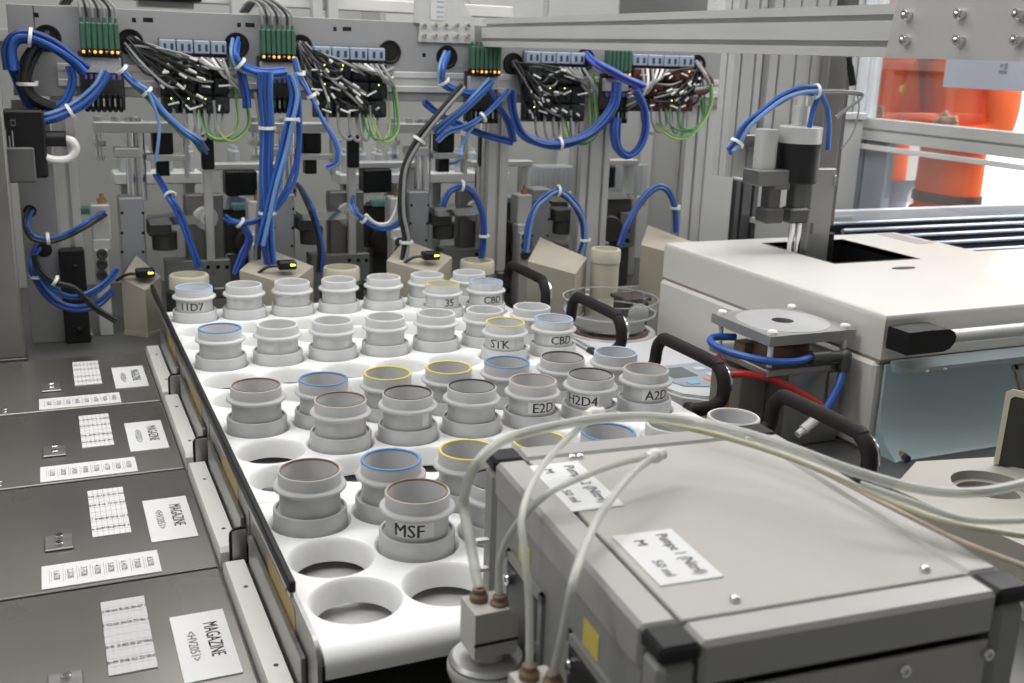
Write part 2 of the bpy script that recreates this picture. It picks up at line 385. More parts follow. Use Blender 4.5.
def ring(col, k, r, rim, txt=None, off=0.0, patch=None, pale=False):  # pale: rear-rack bodies carry the stronger light in their colour
    x, y = float(col-1), -3.4*k-1.002*r
    row = ['back', 'middle', 'front'][r]; rk = ['farthest', 'second', 'third', 'nearest'][k]
    if txt and (k, r) != (0, 1): lab = f'grey sample ring marked {txt}, {rim} rim, {row} row of the {rk} rack'
    elif txt: lab = f'grey sample ring marked {txt}, {rim} rim, middle row, farthest rack'
    else: lab = f'grey sample ring, {rim} rim, {ORD[col-1]} in {row} row of the {rk} rack'
    t = thing('sample_ring', lab, 'sample ring', (x, y, -.165), 'grey sample rings in the racks')
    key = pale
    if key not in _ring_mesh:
        a = part('ring_body', MB().lathe((x, y, 0), CPROF_OUT+CPROF_IN[1:], 48), CUP_LIT if pale else CUP, t)
        b = part('sample_tablet', MB().lathe((x, y, 0), [(.327, .3), (.25, .31), (0, .312)], 32), CUPIN, t, 'darker tablet inside')
        _ring_mesh[key] = (a.data, b.data)
    else:
        for n, d in zip(('ring_body', 'sample_tablet'), _ring_mesh[key]):
            o = bpy.data.objects.new(n, d); COL.objects.link(o); o.parent = t
            if n == 'sample_tablet': o['label'] = 'darker tablet inside'
    ck = ('rim', rim)
    if ck not in _ring_mesh:
        thick = rim in ('yellow', 'blue', 'pale blue')
        pr = [(.331, .62), (.331, .655), (.338, .66), (.362 if thick else .348, .66), (.370 if thick else .352, .645)]
        _ring_mesh[ck] = part('rim_seal', MB().lathe((x, y, 0), pr, 48), RIM[rim], t, f'{rim} rim').data
    else:
        o = bpy.data.objects.new('rim_seal', _ring_mesh[ck]); COL.objects.link(o); o.parent = t; o['label'] = f'{rim} rim'
    face = math.atan2(CAM.y-y, CAM.x-x)
    if txt or patch:
        w = .17*.5*3.2
        mb = MB(); a = face + off
        a0, a1 = patch if patch else (-.62, .62)
        bent_patch(mb, (x, y), .3605, face+a0, face+a1, .225, .405)
        s = part('label_strip', mb, PAPER, t, 'white paper label')
        if txt:
            mb = MB(); bent(mb, txt, (x, y), .363, a, .315, .15); part('lettering', mb, TEXT, s)
    return t
for c in range(1, 8):
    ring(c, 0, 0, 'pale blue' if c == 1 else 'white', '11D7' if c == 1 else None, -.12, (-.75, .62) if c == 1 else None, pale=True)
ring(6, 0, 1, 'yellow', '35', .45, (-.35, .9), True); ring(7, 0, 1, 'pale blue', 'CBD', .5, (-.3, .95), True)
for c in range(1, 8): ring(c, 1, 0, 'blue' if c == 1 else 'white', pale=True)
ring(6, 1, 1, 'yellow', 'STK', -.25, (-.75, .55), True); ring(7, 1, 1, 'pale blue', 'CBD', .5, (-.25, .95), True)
for c, rm in zip(range(1, 8), ('brown', 'blue', 'yellow', 'yellow', 'blue', 'black', 'pale blue')):
    ring(c, 2, 0, rm, 'P1D' if c == 6 else None, 1.0, (.55, 1.3) if c == 6 else None)
ring(2, 2, 1, 'brown'); ring(3, 2, 1, 'black', None, 0, (.62, .98)); ring(4, 2, 1, 'black')
ring(5, 2, 1, 'pale brown', 'E2D', .55, (-.15, 1.0)); ring(6, 2, 1, 'black', 'H2D4', -.35, (-1.0, .45)); ring(7, 2, 1, 'pale brown', 'A2D', .6, (-.1, 1.1))
for c, rm in zip(range(1, 8), ('brown', 'blue', 'yellow', 'yellow', 'blue', 'white', 'white')):
    ring(c, 3, 0, rm)
ring(2, 3, 1, 'brown', 'MSF', -.25, (-.75, .55)); ring(3, 3, 1, 'black')
# ================================================================ guide rail
t = thing('guide_rail', 'long black rail with chrome strip along the left ends of the racks', 'rail', (-.62, -5, .06))
part('rail_bar', MB().box((-.66, -12.1, .13), (-.585, 2.25, .26), .015), BLACK, t)
part('chrome_strip', MB().box((-.64, -12.05, .06), (-.6, 2.25, .13)).cyl((-.655, -12.0, .135), (-.655, 2.25, .135), .022, None, 8), CHROME, t, 'chrome strip')
# ================================================================ magazine covers and guide blocks
def place_text(mb, s, c, right, up, h): mb.text(s, c, right, up, h)
PL = ['farthest back', 'second from the back', 'third from the back', 'nearest']
for k in range(4):
    dy = -3.4*k
    t = thing('magazine_cover', ['dull steel magazine cover farthest back, with three white labels', 'dull steel magazine cover second from the back, with three white labels',
              'stained steel magazine cover third from the back with a screwed catch', 'nearest steel magazine cover with a crinkled shiny number sheet'][k], 'cover plate', (-3, dy-.8, DECK), 'steel magazine covers')
    x0 = -6.6
    poly = [(x0, -.02), (x0, .08), (-1.02, .08), (-.98, .06), (-.96, .02), (-.96, -.02)]
    part('plate', MB().box((x0, dy-2.48, DECK+.005), (-.97, dy+.86, -.87), .02), COVER, t)
    part('front_lip', MB().box((x0, dy-2.5, DECK+.005), (-.97, dy-2.48, -.875)), STEEL, t)
    z = -.868
    # number sheet
    s = part('number_sheet', MB().box((-2.38, dy-2.9+.0-.0, z) if False else (-2.38, dy-1.17, z), (-1.9, dy+.42, z+.012)), FOIL if k == 3 else PAPER, t, 'white sheet of small numbers')
    mb = MB()
    for i in range(1, 7): xx = -2.38+.48*i/7; mb.box((xx-.004, dy-1.17, z+.012), (xx+.004, dy+.42, z+.0135))
    for j in range(1, 10): yy = dy-1.17+1.59*j/10; mb.box((-2.38, yy-.006, z+.012), (-1.9, yy+.006, z+.0135))
    part('grid_lines', mb, GRIDL, s); mb = MB()
    for j in (1, 3, 6, 8):
        for i in range(7):
            num = (k*23+i*7+j*5) % 90+10
            mb.text(str(num), (-2.38+.48*(i+.5)/7, dy-1.17+1.59*(j+.5)/10, z+.014), (1, 0, 0), (0, 1, 0), .06)
    part('printing', mb, TEXTG, s)
    # name label
    s = part('name_label', MB().box((-1.68, dy-1.58, z), (-1.09, dy-.2, z+.012)), PAPER, t, 'white label reading MAGAZINE')
    mb = MB(); mb.text('MAGAZINE', (-1.27, dy-.82, z+.014), (0, -1, 0), (1, 0, 0), .15, .72/(textmesh('MAGAZINE')[2]*.15)); part('lettering', mb, TEXT, s)
    mb = MB(); mb.text('<HV2051>', (-1.5, dy-.9, z+.014), (0, -1, 0), (1, 0, 0), .1, .62/(textmesh('<HV2051>')[2]*.1)); part('lettering', mb, TEXTG, s, 'smaller grey lettering')
    # strip label
    s = part('strip_label', MB().box((-3.0, dy-2.43, z), (-1.64, dy-1.82, z+.012)), PAPER, t, 'long white label with eight entries')
    mb = MB()
    for i in range(8):
        xx = -2.86+i*.155
        mb.text(f'{i+1}.{(k*3+i*5)%9}/2B', (xx+.03, dy-2.12, z+.014), (0, -1, 0), (1, 0, 0), .07)
        mb.box((xx-.055, dy-2.3, z+.012), (xx-.05, dy-1.95, z+.0135))
        mb.box((xx-.03, dy-2.26, z+.012), (xx-.025, dy-2.0, z+.0135))
    part('printing', mb, TEXTG, s)
    # catch plate
    mb = MB().box((-2.96, dy-1.42, z), (-2.62, dy-.98, z+.035), .012)
    s = part('catch', mb, STEEL, t)
    for yy in (-1.31, -1.09): mb = MB(); bolt(mb, (-2.78, dy+yy, z+.03), (0, 0, 1), .055, .05); part('screw', mb, CHROME, s)
    for xx in (-3.55, -5.2):
        for yy in (-2.35, -2.2): mb = MB(); bolt(mb, (xx, dy+yy, z-.01), (0, 0, 1), .045, .03); part('screw', mb, CHROME, t)
    # ivory guide block
    t = thing('guide_block', f'long ivory plastic guide block beside the {["farthest", "second", "third", "nearest"][k]} steel cover', 'guide block', (-.79, dy-.9, -.95), 'ivory guide blocks')
    e = [(-.95, -.95), (-.95, -.78), (-.9, -.68), (-.72, -.68), (-.69, -.72), (-.69, -.95)]
    mb = MB().prism([(y, zz) for y, zz in ((dy-2.42, -.95), (dy-2.42, -.74), (dy-2.36, -.68), (dy+.6, -.68), (dy+.82, -.8), (dy+.82, -.95))], (-.93, 0, 0), (0, 1, 0), (0, 0, 1), (.23, 0, 0))
    part('bar', mb, BLOCKW, t)
    for yy in (-1.85, -.1):
        mb = MB().lathe((-.8, dy+yy, -.682), [(.026, 0), (.026, .006), (.012, .006), (.012, .002), (0, .002)], 12)
        part('screw', mb, DARK, t)
# ================================================================ white instrument on the right
t = thing('white_analyser', 'large white enamel instrument with black square opening in its lid', 'instrument', (13, -5, -.95))
x0, x1, yf, yb, zt, zl = 10.0, 21.5, -8.7, -1.75, 1.48, .70
mb = MB()
# lid outline (with the notch at the far right) minus the opening
hx0, hx1, hy0, hy1 = 12.25, 14.45, -4.75, -2.4
z = zt
def q(a, b, c, d, zz=zt): mb.quad((a, b, zz), (c, b, zz), (c, d, zz), (a, d, zz))
e = .07
for a, b, c, d in ((x0+e, yf+e, hx0, yb-e), (hx0, yf+e, hx1, hy0), (hx0, hy1, hx1, yb-e), (hx1, yf+e, 16.6, yb-e), (16.6, yf+e, x1, -4.4)): q(a, b, c, d)
rim_ = [(0, e), (e*.3, e*.3), (0, 0)]
for i, (o1, z1) in enumerate(((e, zt), (e*.62, zt-.008), (e*.3, zt-.022), (.008, zt-.05), (0, zt-.09))):
    if i:
        mb.quad((x0+p[0], yb-p[0], p[1]), (x0+p[0], yf+p[0], p[1]), (x0+o1, yf+o1, z1), (x0+o1, yb-o1, z1))
        mb.quad((x0+p[0], yf+p[0], p[1]), (x1, yf+p[0], p[1]), (x1, yf+o1, z1), (x0+o1, yf+o1, z1))
        mb.quad((16.6, yb-p[0], p[1]), (x0+p[0], yb-p[0], p[1]), (x0+o1, yb-o1, z1), (16.6, yb-o1, z1))
    p = (o1, z1)
za = zt-.09
mb.quad((x0, yb, zl), (x0, yf, zl), (x0, yf, za), (x0, yb, za)); mb.quad((x0, yf, zl), (x1, yf, zl), (x1, yf, za), (x0, yf, za))
mb.quad((16.6, yb, zl), (x0, yb, zl), (x0, yb, za), (16.6, yb, za)); mb.quad((16.6, yb, zl), (16.6, -4.4, zl), (16.6, -4.4, zt), (16.6, yb, zt))
mb.quad((16.6, -4.4, zl), (x1, -4.4, zl), (x1, -4.4, zt), (16.6, -4.4, zt)); mb.quad((x0, yf, zl), (x1, yf, zl), (x1, yb-2.65, zl), (x0, yb-2.65, zl))
part('lid', mb, WHITE, t)
mb = MB(); d = .75
mb.quad((hx0, hy0, zt), (hx1, hy0, zt), (hx1, hy0, zt-d), (hx0, hy0, zt-d)); mb.quad((hx0, hy1, zt), (hx1, hy1, zt), (hx1, hy1, zt-d), (hx0, hy1, zt-d))
mb.quad((hx0, hy0, zt), (hx0, hy1, zt), (hx0, hy1, zt-d), (hx0, hy0, zt-d)); mb.quad((hx1, hy0, zt), (hx1, hy1, zt), (hx1, hy1, zt-d), (hx1, hy0, zt-d))
mb.quad((hx0, hy0, zt-d), (hx1, hy0, zt-d), (hx1, hy1, zt-d), (hx0, hy1, zt-d))
for a, b, c, dd in ((hx0-.06, hy0-.06, hx1+.06, hy0), (hx0-.06, hy1, hx1+.06, hy1+.06), (hx0-.06, hy0, hx0, hy1), (hx1, hy0, hx1+.06, hy1)): mb.box((a, b, zt-.1), (c, dd, zt+.006))
part('opening_liner', mb, BLACK, t, 'black opening')
part('lid_gap', MB().box((x0+.015, yf+.03, .64), (x1-.1, yb-.1, .70)), mat('tan_seal_rubber', (.35, .31, .25), 0, .7), t, 'tan rubber seal under the lid')  # tan is the rubber seal's own colour
part('body', MB().box((x0-.06, yf+.06, DECK), (10.95, yb+.02, .64), .06).box((10.95, yf+.9, DECK), (16.5, yb, .64)).box((x0+.9, yf+.85, DECK), (x1, yf+.9, .64)), WHITE, t)
part('badge', MB().prism([(.3*math.cos(a*PI/12), .3*.36*math.sin(a*PI/12)) for a in range(24)], (13.35, -5.55, zt+.001), (1, 0, 0), (0, 1, 0), (0, 0, .008)), mat('dark_print_grey', (.10, .10, .11), 0, .9, spec=.1), t, 'small dark oval mark')
part('vent_label', MB().box((15.9, -3.3, zt), (16.4, -1.95, zt+.008)), mat('grey_print', (.38, .36, .36), 0, .6), t, 'grey strip label')
# bar handle
h = part('bar_handle', MB().cyl((10.9, -9.1, 1.13), (19.5, -9.1, 1.13), .12, None, 20), ALU, t, 'aluminium bar handle')
c_ = MB().prism([(0, -.19), (.8, -.19), (.93, -.15), (1.02, -.05), (1.04, .05), (.98, .14), (.86, .19), (.45, .2), (0, .19)], (10.02, -9.24, 1.12), (1, 0, 0), (0, 0, 1), (0, .48, 0))
part('end_cap', c_, BLACK, h, 'black end cap')
# teal window under the bar
w = part('front_window', MB().prism([(-8.70, .62), (-8.75, .62), (-8.76, -.2), (-8.82, -.5), (-8.98, -.75), (-9.25, -.93), (-9.25, -.95), (-8.70, -.95)], (10.1, 0, 0), (0, 1, 0), (0, 0, 1), (10.9, 0, 0)), TEAL, t, 'teal tinted window')
part('window_rail', MB().prism([(-8.78, .5), (-8.98, .52), (-9.02, .6), (-8.72, .68)], (10.2, 0, 0), (0, 1, 0), (0, 0, 1), (11, 0, 0)), glass('teal_rail', (.6, .72, .75), .12, .15, .15, (.52, .66, .70)), w)
part('window_bolt', MB().ball((10.75, -9.0, .53), .04).ball((11.15, -9.0, .53), .04), CHROME, w)
fr = MB(); fr.box((13.05, -8.80, .28), (20, -8.75, .36)).prism([(0, 0), (.09, 0), (.62, -.95), (.53, -.95)], (13.05, -8.8, .36), (1, 0, 0), (0, 0, 1), (0, .05, 0))
part('window_frame', fr, BEIGE, w, 'beige frame of inner hatch')
part('inner_drum', MB().cyl((12.2, -7.95, -.5), (20, -7.95, -.5), .6, None, 24).box((11.2, -8.1, DECK), (11.7, -7.9, .6), .03), mat('teal_grey_metal', (.35, .42, .44), .3, .4), t)  # teal-grey metal drum and bar inside the instrument
# ================================================================ rollers behind the white instrument
t = thing('roller_table', 'black conveyor of slim aluminium rollers behind the white instrument', 'conveyor', (19, 0, DECK))
part('bed', MB().box((16.75, -4.25, DECK), (27, 2.0, .98)), mat('conveyor_black', (.004, .005, .008), 0, .9, spec=.03), t)
part('side_rail', MB().box((16.7, 2.02, DECK), (27, 2.2, 1.42), .03), mat('side_rail_white', (.72, .74, .78), 0, .4), t)
part('side_rail', MB().prism([(0, 0), (3.2, 0), (3.2, .14), (0, .14)], (15.4, 2.0, 1.1), (1, 0, 0), (0, .0, 1), (0, .5, 0)), ALU, t)
for i in range(6):
    yy = 1.35-1.07*i
    part('roller', MB().cyl((16.8, yy, 1.15), (26.9, yy, 1.15), .075, None, 14), mat('roller_aluminium', (.52, .56, .66), .9, .3), t)
# ================================================================ pneumatic stand
t = thing('pneumatic_stand', 'grey square plate with round disc on white posts above a metal box', 'stand', (9, -7.4, DECK))
ax0, ax1, ay0, ay1, zt = 8.08, 10.0, -8.2, -6.5, 1.12
ax1 = 9.86
def plate(mb, z0, z1, hole=0):
    if not hole: return mb.box((ax0, ay0, z0), (ax1, ay1, z1), .015)
    cx, cy = (ax0+ax1)/2, (ay0+ay1)/2; n = 40; sq = []; R = []
    for i in range(n):
        a = 2*PI*i/n+PI/4; dx, dy = math.cos(a), math.sin(a)
        k = min((ax1-ax0)/2/max(1e-6, abs(dx)), (ay1-ay0)/2/max(1e-6, abs(dy)))
        if i % 10 == 0: sq.append((cx+math.copysign((ax1-ax0)/2, dx), cy+math.copysign((ay1-ay0)/2, dy)))
        else: sq.append((cx+dx*k, cy+dy*k))
        R.append((cx+dx*hole, cy+dy*hole))
    vs = [(*p, z1) for p in sq]+[(*p, z1) for p in R]+[(*p, z0) for p in sq]+[(*p, z0) for p in R]
    fs = []
    for i in range(n):
        j = (i+1) % n
        fs += [(i, j, n+j, n+i), (2*n+i, 3*n+i, 3*n+j, 2*n+j), (i, 2*n+i, 2*n+j, j), (n+i, n+j, 3*n+j, 3*n+i)]
    return mb.add(vs, fs)
cx, cy = (ax0+ax1)/2, (ay0+ay1)/2
part('top_plate', plate(MB(), zt-.17, zt, .19), mat('stand_aluminium', (.34, .34, .335), .5, .45, .05, 5), t)
part('disc', MB().lathe((cx, cy, zt), [(.19, -.02), (.19, .012), (.3, .014), (.8, .014), (.81, .0), (.81, -.01)], 48), mat('disc_grey', (.48, .48, .48), .3, .45), t, 'paler round disc with hole')
for px_, py_ in ((ax0+.13, ay0+.13), (ax1-.13, ay0+.13), (ax0+.13, ay1-.13), (ax1-.13, ay1-.13)):
    p_ = part('post', MB().cyl((px_, py_, .56), (px_, py_, zt-.17), .05, None, 12), BLOCKW, t, 'white post')
    part('post_cap', MB().lathe((px_, py_, zt), [(.085, 0), (.085, .05), (.06, .075), (0, .08)], 14), BLOCKW, p_)
part('lower_plate', plate(MB(), .42, .54), STEEL, t)
part('hub', MB().lathe((cx, cy, .54), [(.5, 0), (.5, .22), (.42, .28), (.42, .41)], 24).box((cx-.7, cy+.1, .54), (cx-.4, cy+.4, .74), .03), mat('bronze_hub', (.26, .17, .12), .5, .45), t)
part('base_box', MB().box((8.65, -8.05, DECK), (9.85, -6.75, .42), .02), STEEL, t)
part('side_panel', MB().box((8.1, -7.5, DECK), (8.65, -6.6, .3), .02), mat('olive_grey_panel', (.27, .26, .22), .3, .5), t)
part('front_rib', MB().box((9.5, -8.09, -.6), (9.72, -8.05, .35), .01), STEEL, t)
f_ = part('fitting', MB().cyl((8.95, -8.2, .68), (9.3, -8.22, .68), .13, None, 12).cyl((9.3, -8.22, .68), (9.55, -8.24, .68), .1, None, 12).ball((9.62, -8.26, .68), .13).cyl((9.62, -8.3, .68), (9.6, -8.3, .42), .1, None, 12), mat('dark_fitting', (.07, .075, .065), .2, .4, .2, 15), t, 'dark elbow fitting')
part('air_hose', MB().tube([(8.98, -8.2, .7), (8.5, -8.28, .68), (8.05, -8.1, .70), (7.75, -7.6, .72), (7.72, -7.1, .74), (7.95, -6.8, .76), (8.35, -6.9, .76)], .065, 10), BLUE, t, 'blue air hose')
part('air_hose', MB().tube([(9.6, -8.3, .45), (9.5, -8.36, .25), (9.3, -8.44, .0), (9.1, -8.5, -.2)], .075, 10), BLUE, t, 'blue air hose')
part('red_hose', MB().tube([(9.12, -8.42, -.12), (8.9, -8.36, .02), (8.55, -8.22, .22), (8.2, -8.1, .38), (7.85, -7.9, .42), (7.62, -7.75, .38)], .065, 10), RWI, t, 'red hose')
part('red_hose', MB().tube([(7.62, -7.4, .62), (7.66, -7.5, .5), (7.62, -7.72, .38), (7.5, -7.9, .1), (7.46, -8.0, -.25), (7.5, -7.9, -.6)], .07, 10), RWI, t, 'red hose')
part('hose_coupling', MB().cyl((8.62, -8.6, -.42), (8.9, -8.55, -.28), .085, None, 12).cyl((8.5, -8.62, -.48), (8.62, -8.6, -.42), .06, None, 10), WWI, t, 'white coupling')
# ================================================================ laboratory balance
t = thing('laboratory_balance', 'white laboratory balance with steel pan and grey display between handles and white instrument', 'balance', (8.55, -4, DECK))
out = [(-.8, 2.3), (.8, 2.3), (.95, 2.1), (.98, -2.0), (.8, -2.6), (.45, -2.9), (-.45, -2.9), (-.8, -2.6), (-.98, -2.0), (-.95, 2.1)]
bx, by = 8.5, -3.75
part('housing', MB().prism(out, (bx, by, -.82), (1, 0, 0), (0, 1, 0), (0, 0, .34)).prism([(x*.94, y*.97) for x, y in out], (bx, by, -.48), (1, 0, 0), (0, 1, 0), (0, 0, .06)), mat('balance_white', (.64, .64, .65), 0, .4, .02), t)
for fx in (-.7, .7):
    for fy in (-2.2, 2.0): part('foot', MB().cyl((bx+fx, by+fy, DECK), (bx+fx, by+fy, -.82), .12), BLACK, t)
pan = part('pan', MB().lathe((8.6, -1.95, -.42), [(.2, 0), (.2, .1), (.72, .11), (.78, .13), (.78, .17), (.72, .165), (0, .16)], 48), STEEL, t, 'round steel weighing pan')
part('pan_rim', MB().lathe((8.6, -1.95, -.43), [(.86, 0), (.86, .05), (.8, .06), (.8, 0)], 40), mat('pan_rim_brown', (.16, .09, .07), .3, .4), t)
part('wind_ring', MB().lathe((8.6, -1.95, -.43), [(1.02, 0), (1.0, .05), (.9, .04)], 40), ALU, t)
part('draft_shield', MB().lathe((8.78, -1.6, -.05), [(1.03, 0), (1.06, .30)], 56), CLEAR, t, 'clear draft shield ring')
part('shield_rim', MB().lathe((8.78, -1.6, .25), [(1.052, 0), (1.07, 0), (1.07, .018), (1.052, .018)], 56).lathe((8.78, -1.6, -.05), [(1.0, -.02), (1.035, -.02), (1.035, .01), (1.0, .01)], 56), FROST, t, 'milky shield rim')
d_ = part('display_panel', MB().prism([(-.7, -1.5), (-.5, -2.0), (.0, -2.2), (.5, -2.0), (.75, -1.5), (.8, -.75), (-.75, -.75)], (bx, by-.2, -.418), (1, 0, 0), (0, 1, 0), (0, 0, .02)), mat('display_panel_grey', (.34, .39, .44), 0, .4), t, 'grey control panel')
part('screen', MB().box((bx-.45, by-1.75, -.398), (bx+.1, by-1.15, -.39)), mat('screen_grey', (.13, .15, .16), 0, .25), d_, 'dark grey screen')
for (u, v, m_) in ((.38, -1.35, 'button_white'), (.2, -2.0, 'button_orange'), (-.25, -2.1, 'button_blue'), (.42, -1.75, 'button_white')):
    part('button', MB().box((bx+u-.11, by+v-.09, -.398), (bx+u+.11, by+v+.09, -.38), .015), mat(m_, {'button_white': (.6, .65, .7), 'button_orange': (.75, .3, .18), 'button_blue': (.25, .5, .75)}[m_], 0, .4), d_)
# dark valve box behind the balance
t = thing('pressure_regulator', 'dark regulator block with round dial beside the draft shield', 'regulator', (9.95, .4, DECK))
part('body', MB().box((9.86, -.45, DECK), (10.5, .2, -.2), .04), mat('regulator_grey', (.08, .075, .07), .3, .4), t)
part('dial', MB().lathe((10.2, -.45, -.5), [(0, .1), (.2, .1), (.26, .07), (.27, 0)], 24, (0, -1, 0)), ALU, t, 'round metal dial')
part('cap', MB().box((9.8, -.5, -.2), (10.55, .25, -.1), .02), mat('regulator_brown', (.06, .045, .04), .2, .5), t)
# ================================================================ beige holder block, front right
t = thing('beige_holder_block', 'beige block with large round recess behind the foreground box', 'holder', (9.2, -12.2, DECK))
hx, hy, r_ = 8.95, -12.1, .50
mb = MB(); n = 40; poly = [(7.55, -11.75), (8.6, -11.1), (11.2, -11.6), (10.6, -14.2), (7.9, -14.2)]
def ray_poly(cx, cy, a):
    best = 9e9; dx, dy = math.cos(a), math.sin(a)
    for (xa, ya), (xb, yb_) in zip(poly, poly[1:]+poly[:1]):
        ex, ey = xb-xa, yb_-ya; den = dx*ey-dy*ex
        if abs(den) < 1e-9: continue
        tt = ((xa-cx)*ey-(ya-cy)*ex)/den; uu = ((xa-cx)*dy-(ya-cy)*dx)/den
        if tt > 0 and -1e-6 <= uu <= 1+1e-6: best = min(best, tt)
    return (cx+dx*best, cy+dy*best)
angs = sorted([2*PI*i/n for i in range(n)]+[math.atan2(y-hy, x-hx) % (2*PI) for x, y in poly]); n = len(angs)
sq = [ray_poly(hx, hy, a) for a in angs]
R1 = [(hx+r_*math.cos(a), hy+r_*math.sin(a)) for a in angs]; R2 = [(hx+.42*math.cos(a), hy+.42*math.sin(a)) for a in angs]
zz = -.02
rings = [[(*p, DECK) for p in sq], [(*p, zz) for p in sq], [(*p, zz) for p in R1], [(*p, zz-.12) for p in R1], [(*p, zz-.13) for p in R2], [(*p, zz-.5) for p in R2]]
mb.add([v for r in rings for v in r], [(a*n+i, a*n+(i+1) % n, (a+1)*n+(i+1) % n, (a+1)*n+i) for a in range(5) for i in range(n)]+[tuple(5*n+i for i in range(n))])
part('block', mb, mat('block_beige', (.40, .38, .33), 0, .5, .04, 5), t)
part('recess_floor', MB().lathe((hx, hy, zz-.48), [(.42, 0), (0, .005)], 32), DARK, t)
t = thing('hinged_flap', 'upright dark flap with pale beige rim above the round recess', 'flap', (9.9, -11.6, -.02))
P_ = lambda u, v: Vector((9.62+u*.62, -11.55-u*.78, .0+v)) + Vector((.12, .15, 0))*v
poly = [(0, .0), (.06, 1.02), (.14, 1.08), (2.2, .9), (2.2, 0)]
mb = MB(); o = P_(0, 0); e1 = P_(1, 0)-o; e2 = P_(0, 1)-o; nn = e1.cross(e2).normalized()*.06
mb.prism([(.07, 0), (.12, .95), (.16, .99), (2.15, .82), (2.15, 0)], o+nn*.2, e1, e2, nn*.6); part('panel', mb, mat('flap_dark', (.045, .045, .04), .2, .4), t)
mb = MB().prism([(0, 0), (.05, 1.02), (.14, 1.08), (2.2, .9), (2.2, .82), (.17, .985), (.12, .94), (.07, 0)], o, e1, e2, nn); part('rim', mb, BEIGEL, t, 'pale beige rim')
mb = MB().tube([P_(.1, -.02)-nn, P_(.25, .22)-nn*2, P_(.45, .3)-nn*3, P_(.75, .22)-nn*4, P_(1.0, 0)-nn*6], .09, 10); part('hinge_arm', mb, BLACK, t, 'black hinge arm')
# small cable tip beside the flap
t = thing('probe_plug', 'short dark plug with brass ring lying by the black handle', 'plug', (9.4, -9.6, DECK))
a_ = at(893, 450, z=-.88); b_ = at(908, 459, z=-.88)
part('body', MB().cyl(a_, b_, .06, None, 12), mat('plug_navy', (.02, .025, .07), 0, .4), t)
part('collar', MB().cyl(a_+(b_-a_)*.55, a_+(b_-a_)*.8, .068, None, 12), BRASS, t, 'brass ring')
# ================================================================ overhead beam and end plate
BX = 7.1
t = thing('overhead_beam', 'long grooved aluminium beam overhead with bolted steel end plate', 'beam', (BX, -5, 5.5))
ZB, ZT = 5.57, 6.2
pr = prof(.62, ZT-ZB, 1, 2, .075, .12)
part('profile', MB().prism(pr, (BX+.31, -11.8, (ZB+ZT)/2), (1, 0, 0), (0, 0, 1), (0, 14.15, 0)), ALU, t)
s = part('end_plate', MB().prism([(-11.2, ZB-.01), (-11.32, ZT+.2), (-11.55, ZT+.32), (-15, ZT+.4), (-15, ZB-.01)], (BX-.1, 0, 0), (0, 1, 0), (0, 0, 1), (.1, 0, 0)), mat('end_plate_steel', (.52, .515, .50), .3, .5, .06, 6), t, 'bolted steel end plate')
for (px, py) in ((909, 15), (962, 14), (1021, 14), (907, 40), (961, 40), (1019, 40)):
    c = at(px, py, x=BX-.1); mb = MB(); bolt(mb, c, (-1, 0, 0), .065, .085); part('socket_bolt', mb, CHROME, t)
# ================================================================ gripper hanging from its column
t = thing('gripper_column', 'tall slotted aluminium column carrying the gripper', 'column', (12.2, -2.9, 5))
for x_, w_ in ((11.05, .7), (11.95, .9), (12.85, .7)):
    part('profile', MB().prism(prof(w_, .5, 2, 1, .06, .08), (x_+w_/2-.35, -2.55, 3.05), (1, 0, 0), (0, 1, 0), (0, 0, 6)), ALU, t)
part('mounting_plate', MB().box((12.9, -3.12, 2.6), (13.42, -2.85, 6.6), .02).box((10.9, -2.95, 3.7), (12.9, -2.82, 3.95), .02), STEEL, t)
part('dark_cover', MB().box((13.42, -2.9, 1.9), (13.72, -2.3, 9), .02), mat('column_cover_grey', (.17, .16, .16), .4, .4), t)
for x_ in (12.2, 14.0): part('hanger', MB().box((x_-.2, -2.5, 8.5), (x_+.2, -2.2, 18), .02), ALU, t)
t = thing('gripper', 'black pneumatic gripper with dark fingers and steel slide above the white lid', 'gripper', (12.3, -3.3, 1.1))
A = lambda px, py, y=-3.4: at(px, py, y=y)
c = A(795, 160); part('actuator', MB().lathe((c.x-.05, -3.55, A(795, 181).z), [(0, 0), (.43, 0), (.45, .03), (.45, A(795, 142).z-A(795, 181).z), (0, A(795, 142).z-A(795, 181).z)], 32), BLACK, t, 'black cylinder')
part('actuator_cap', MB().lathe((c.x-.05, -3.55, A(795, 142).z), [(.45, 0), (.45, .32), (.42, .34), (0, .34)], 32), ALU, t)
part('rod_holder', MB().cyl((c.x-.05, -3.5, A(795, 128).z), (c.x-.05, -3.5, A(795, 105).z), .17).cyl((c.x-.05, -3.5, A(795, 105).z), (c.x-.05, -3.5, A(795, 88).z), .11), ALU, t)
c2 = A(764, 150); part('side_cylinder', MB().cyl((c2.x, -3.45, A(764, 168).z), (c2.x, -3.45, A(764, 129).z), .24, None, 20), ALU, t)
part('clamp', MB().box((c2.x-.35, -3.8, A(764, 184).z), (c2.x+.45, -3.2, A(764, 168).z), .03).box((c2.x+.1, -3.75, A(764, 188).z), (c2.x+.5, -3.3, A(764, 176).z), .02), mat('clamp_grey', (.2, .2, .2), .6, .4), t)
for px in (764, 789):
    a0 = A(px, 222); xx = a0.x
    mb = MB().box((xx-.16, -3.7, A(px, 212).z), (xx+.16, -3.4, A(px, 180).z), .03).box((xx-.26, -3.78, A(px, 221).z), (xx+.22, -3.38, A(px, 206).z), .04)
    part('finger', mb, mat('finger_dark_grey', (.10, .10, .10), .5, .4), t, 'dark grey finger')
for px in (794, 801): part('rod', MB().cyl((A(px, 180).x, -3.5, A(px, 252).z), (A(px, 180).x, -3.5, A(px, 178).z), .065, None, 12), CHROME, t)
xl, xr = A(806, 200).x, A(829, 200).x
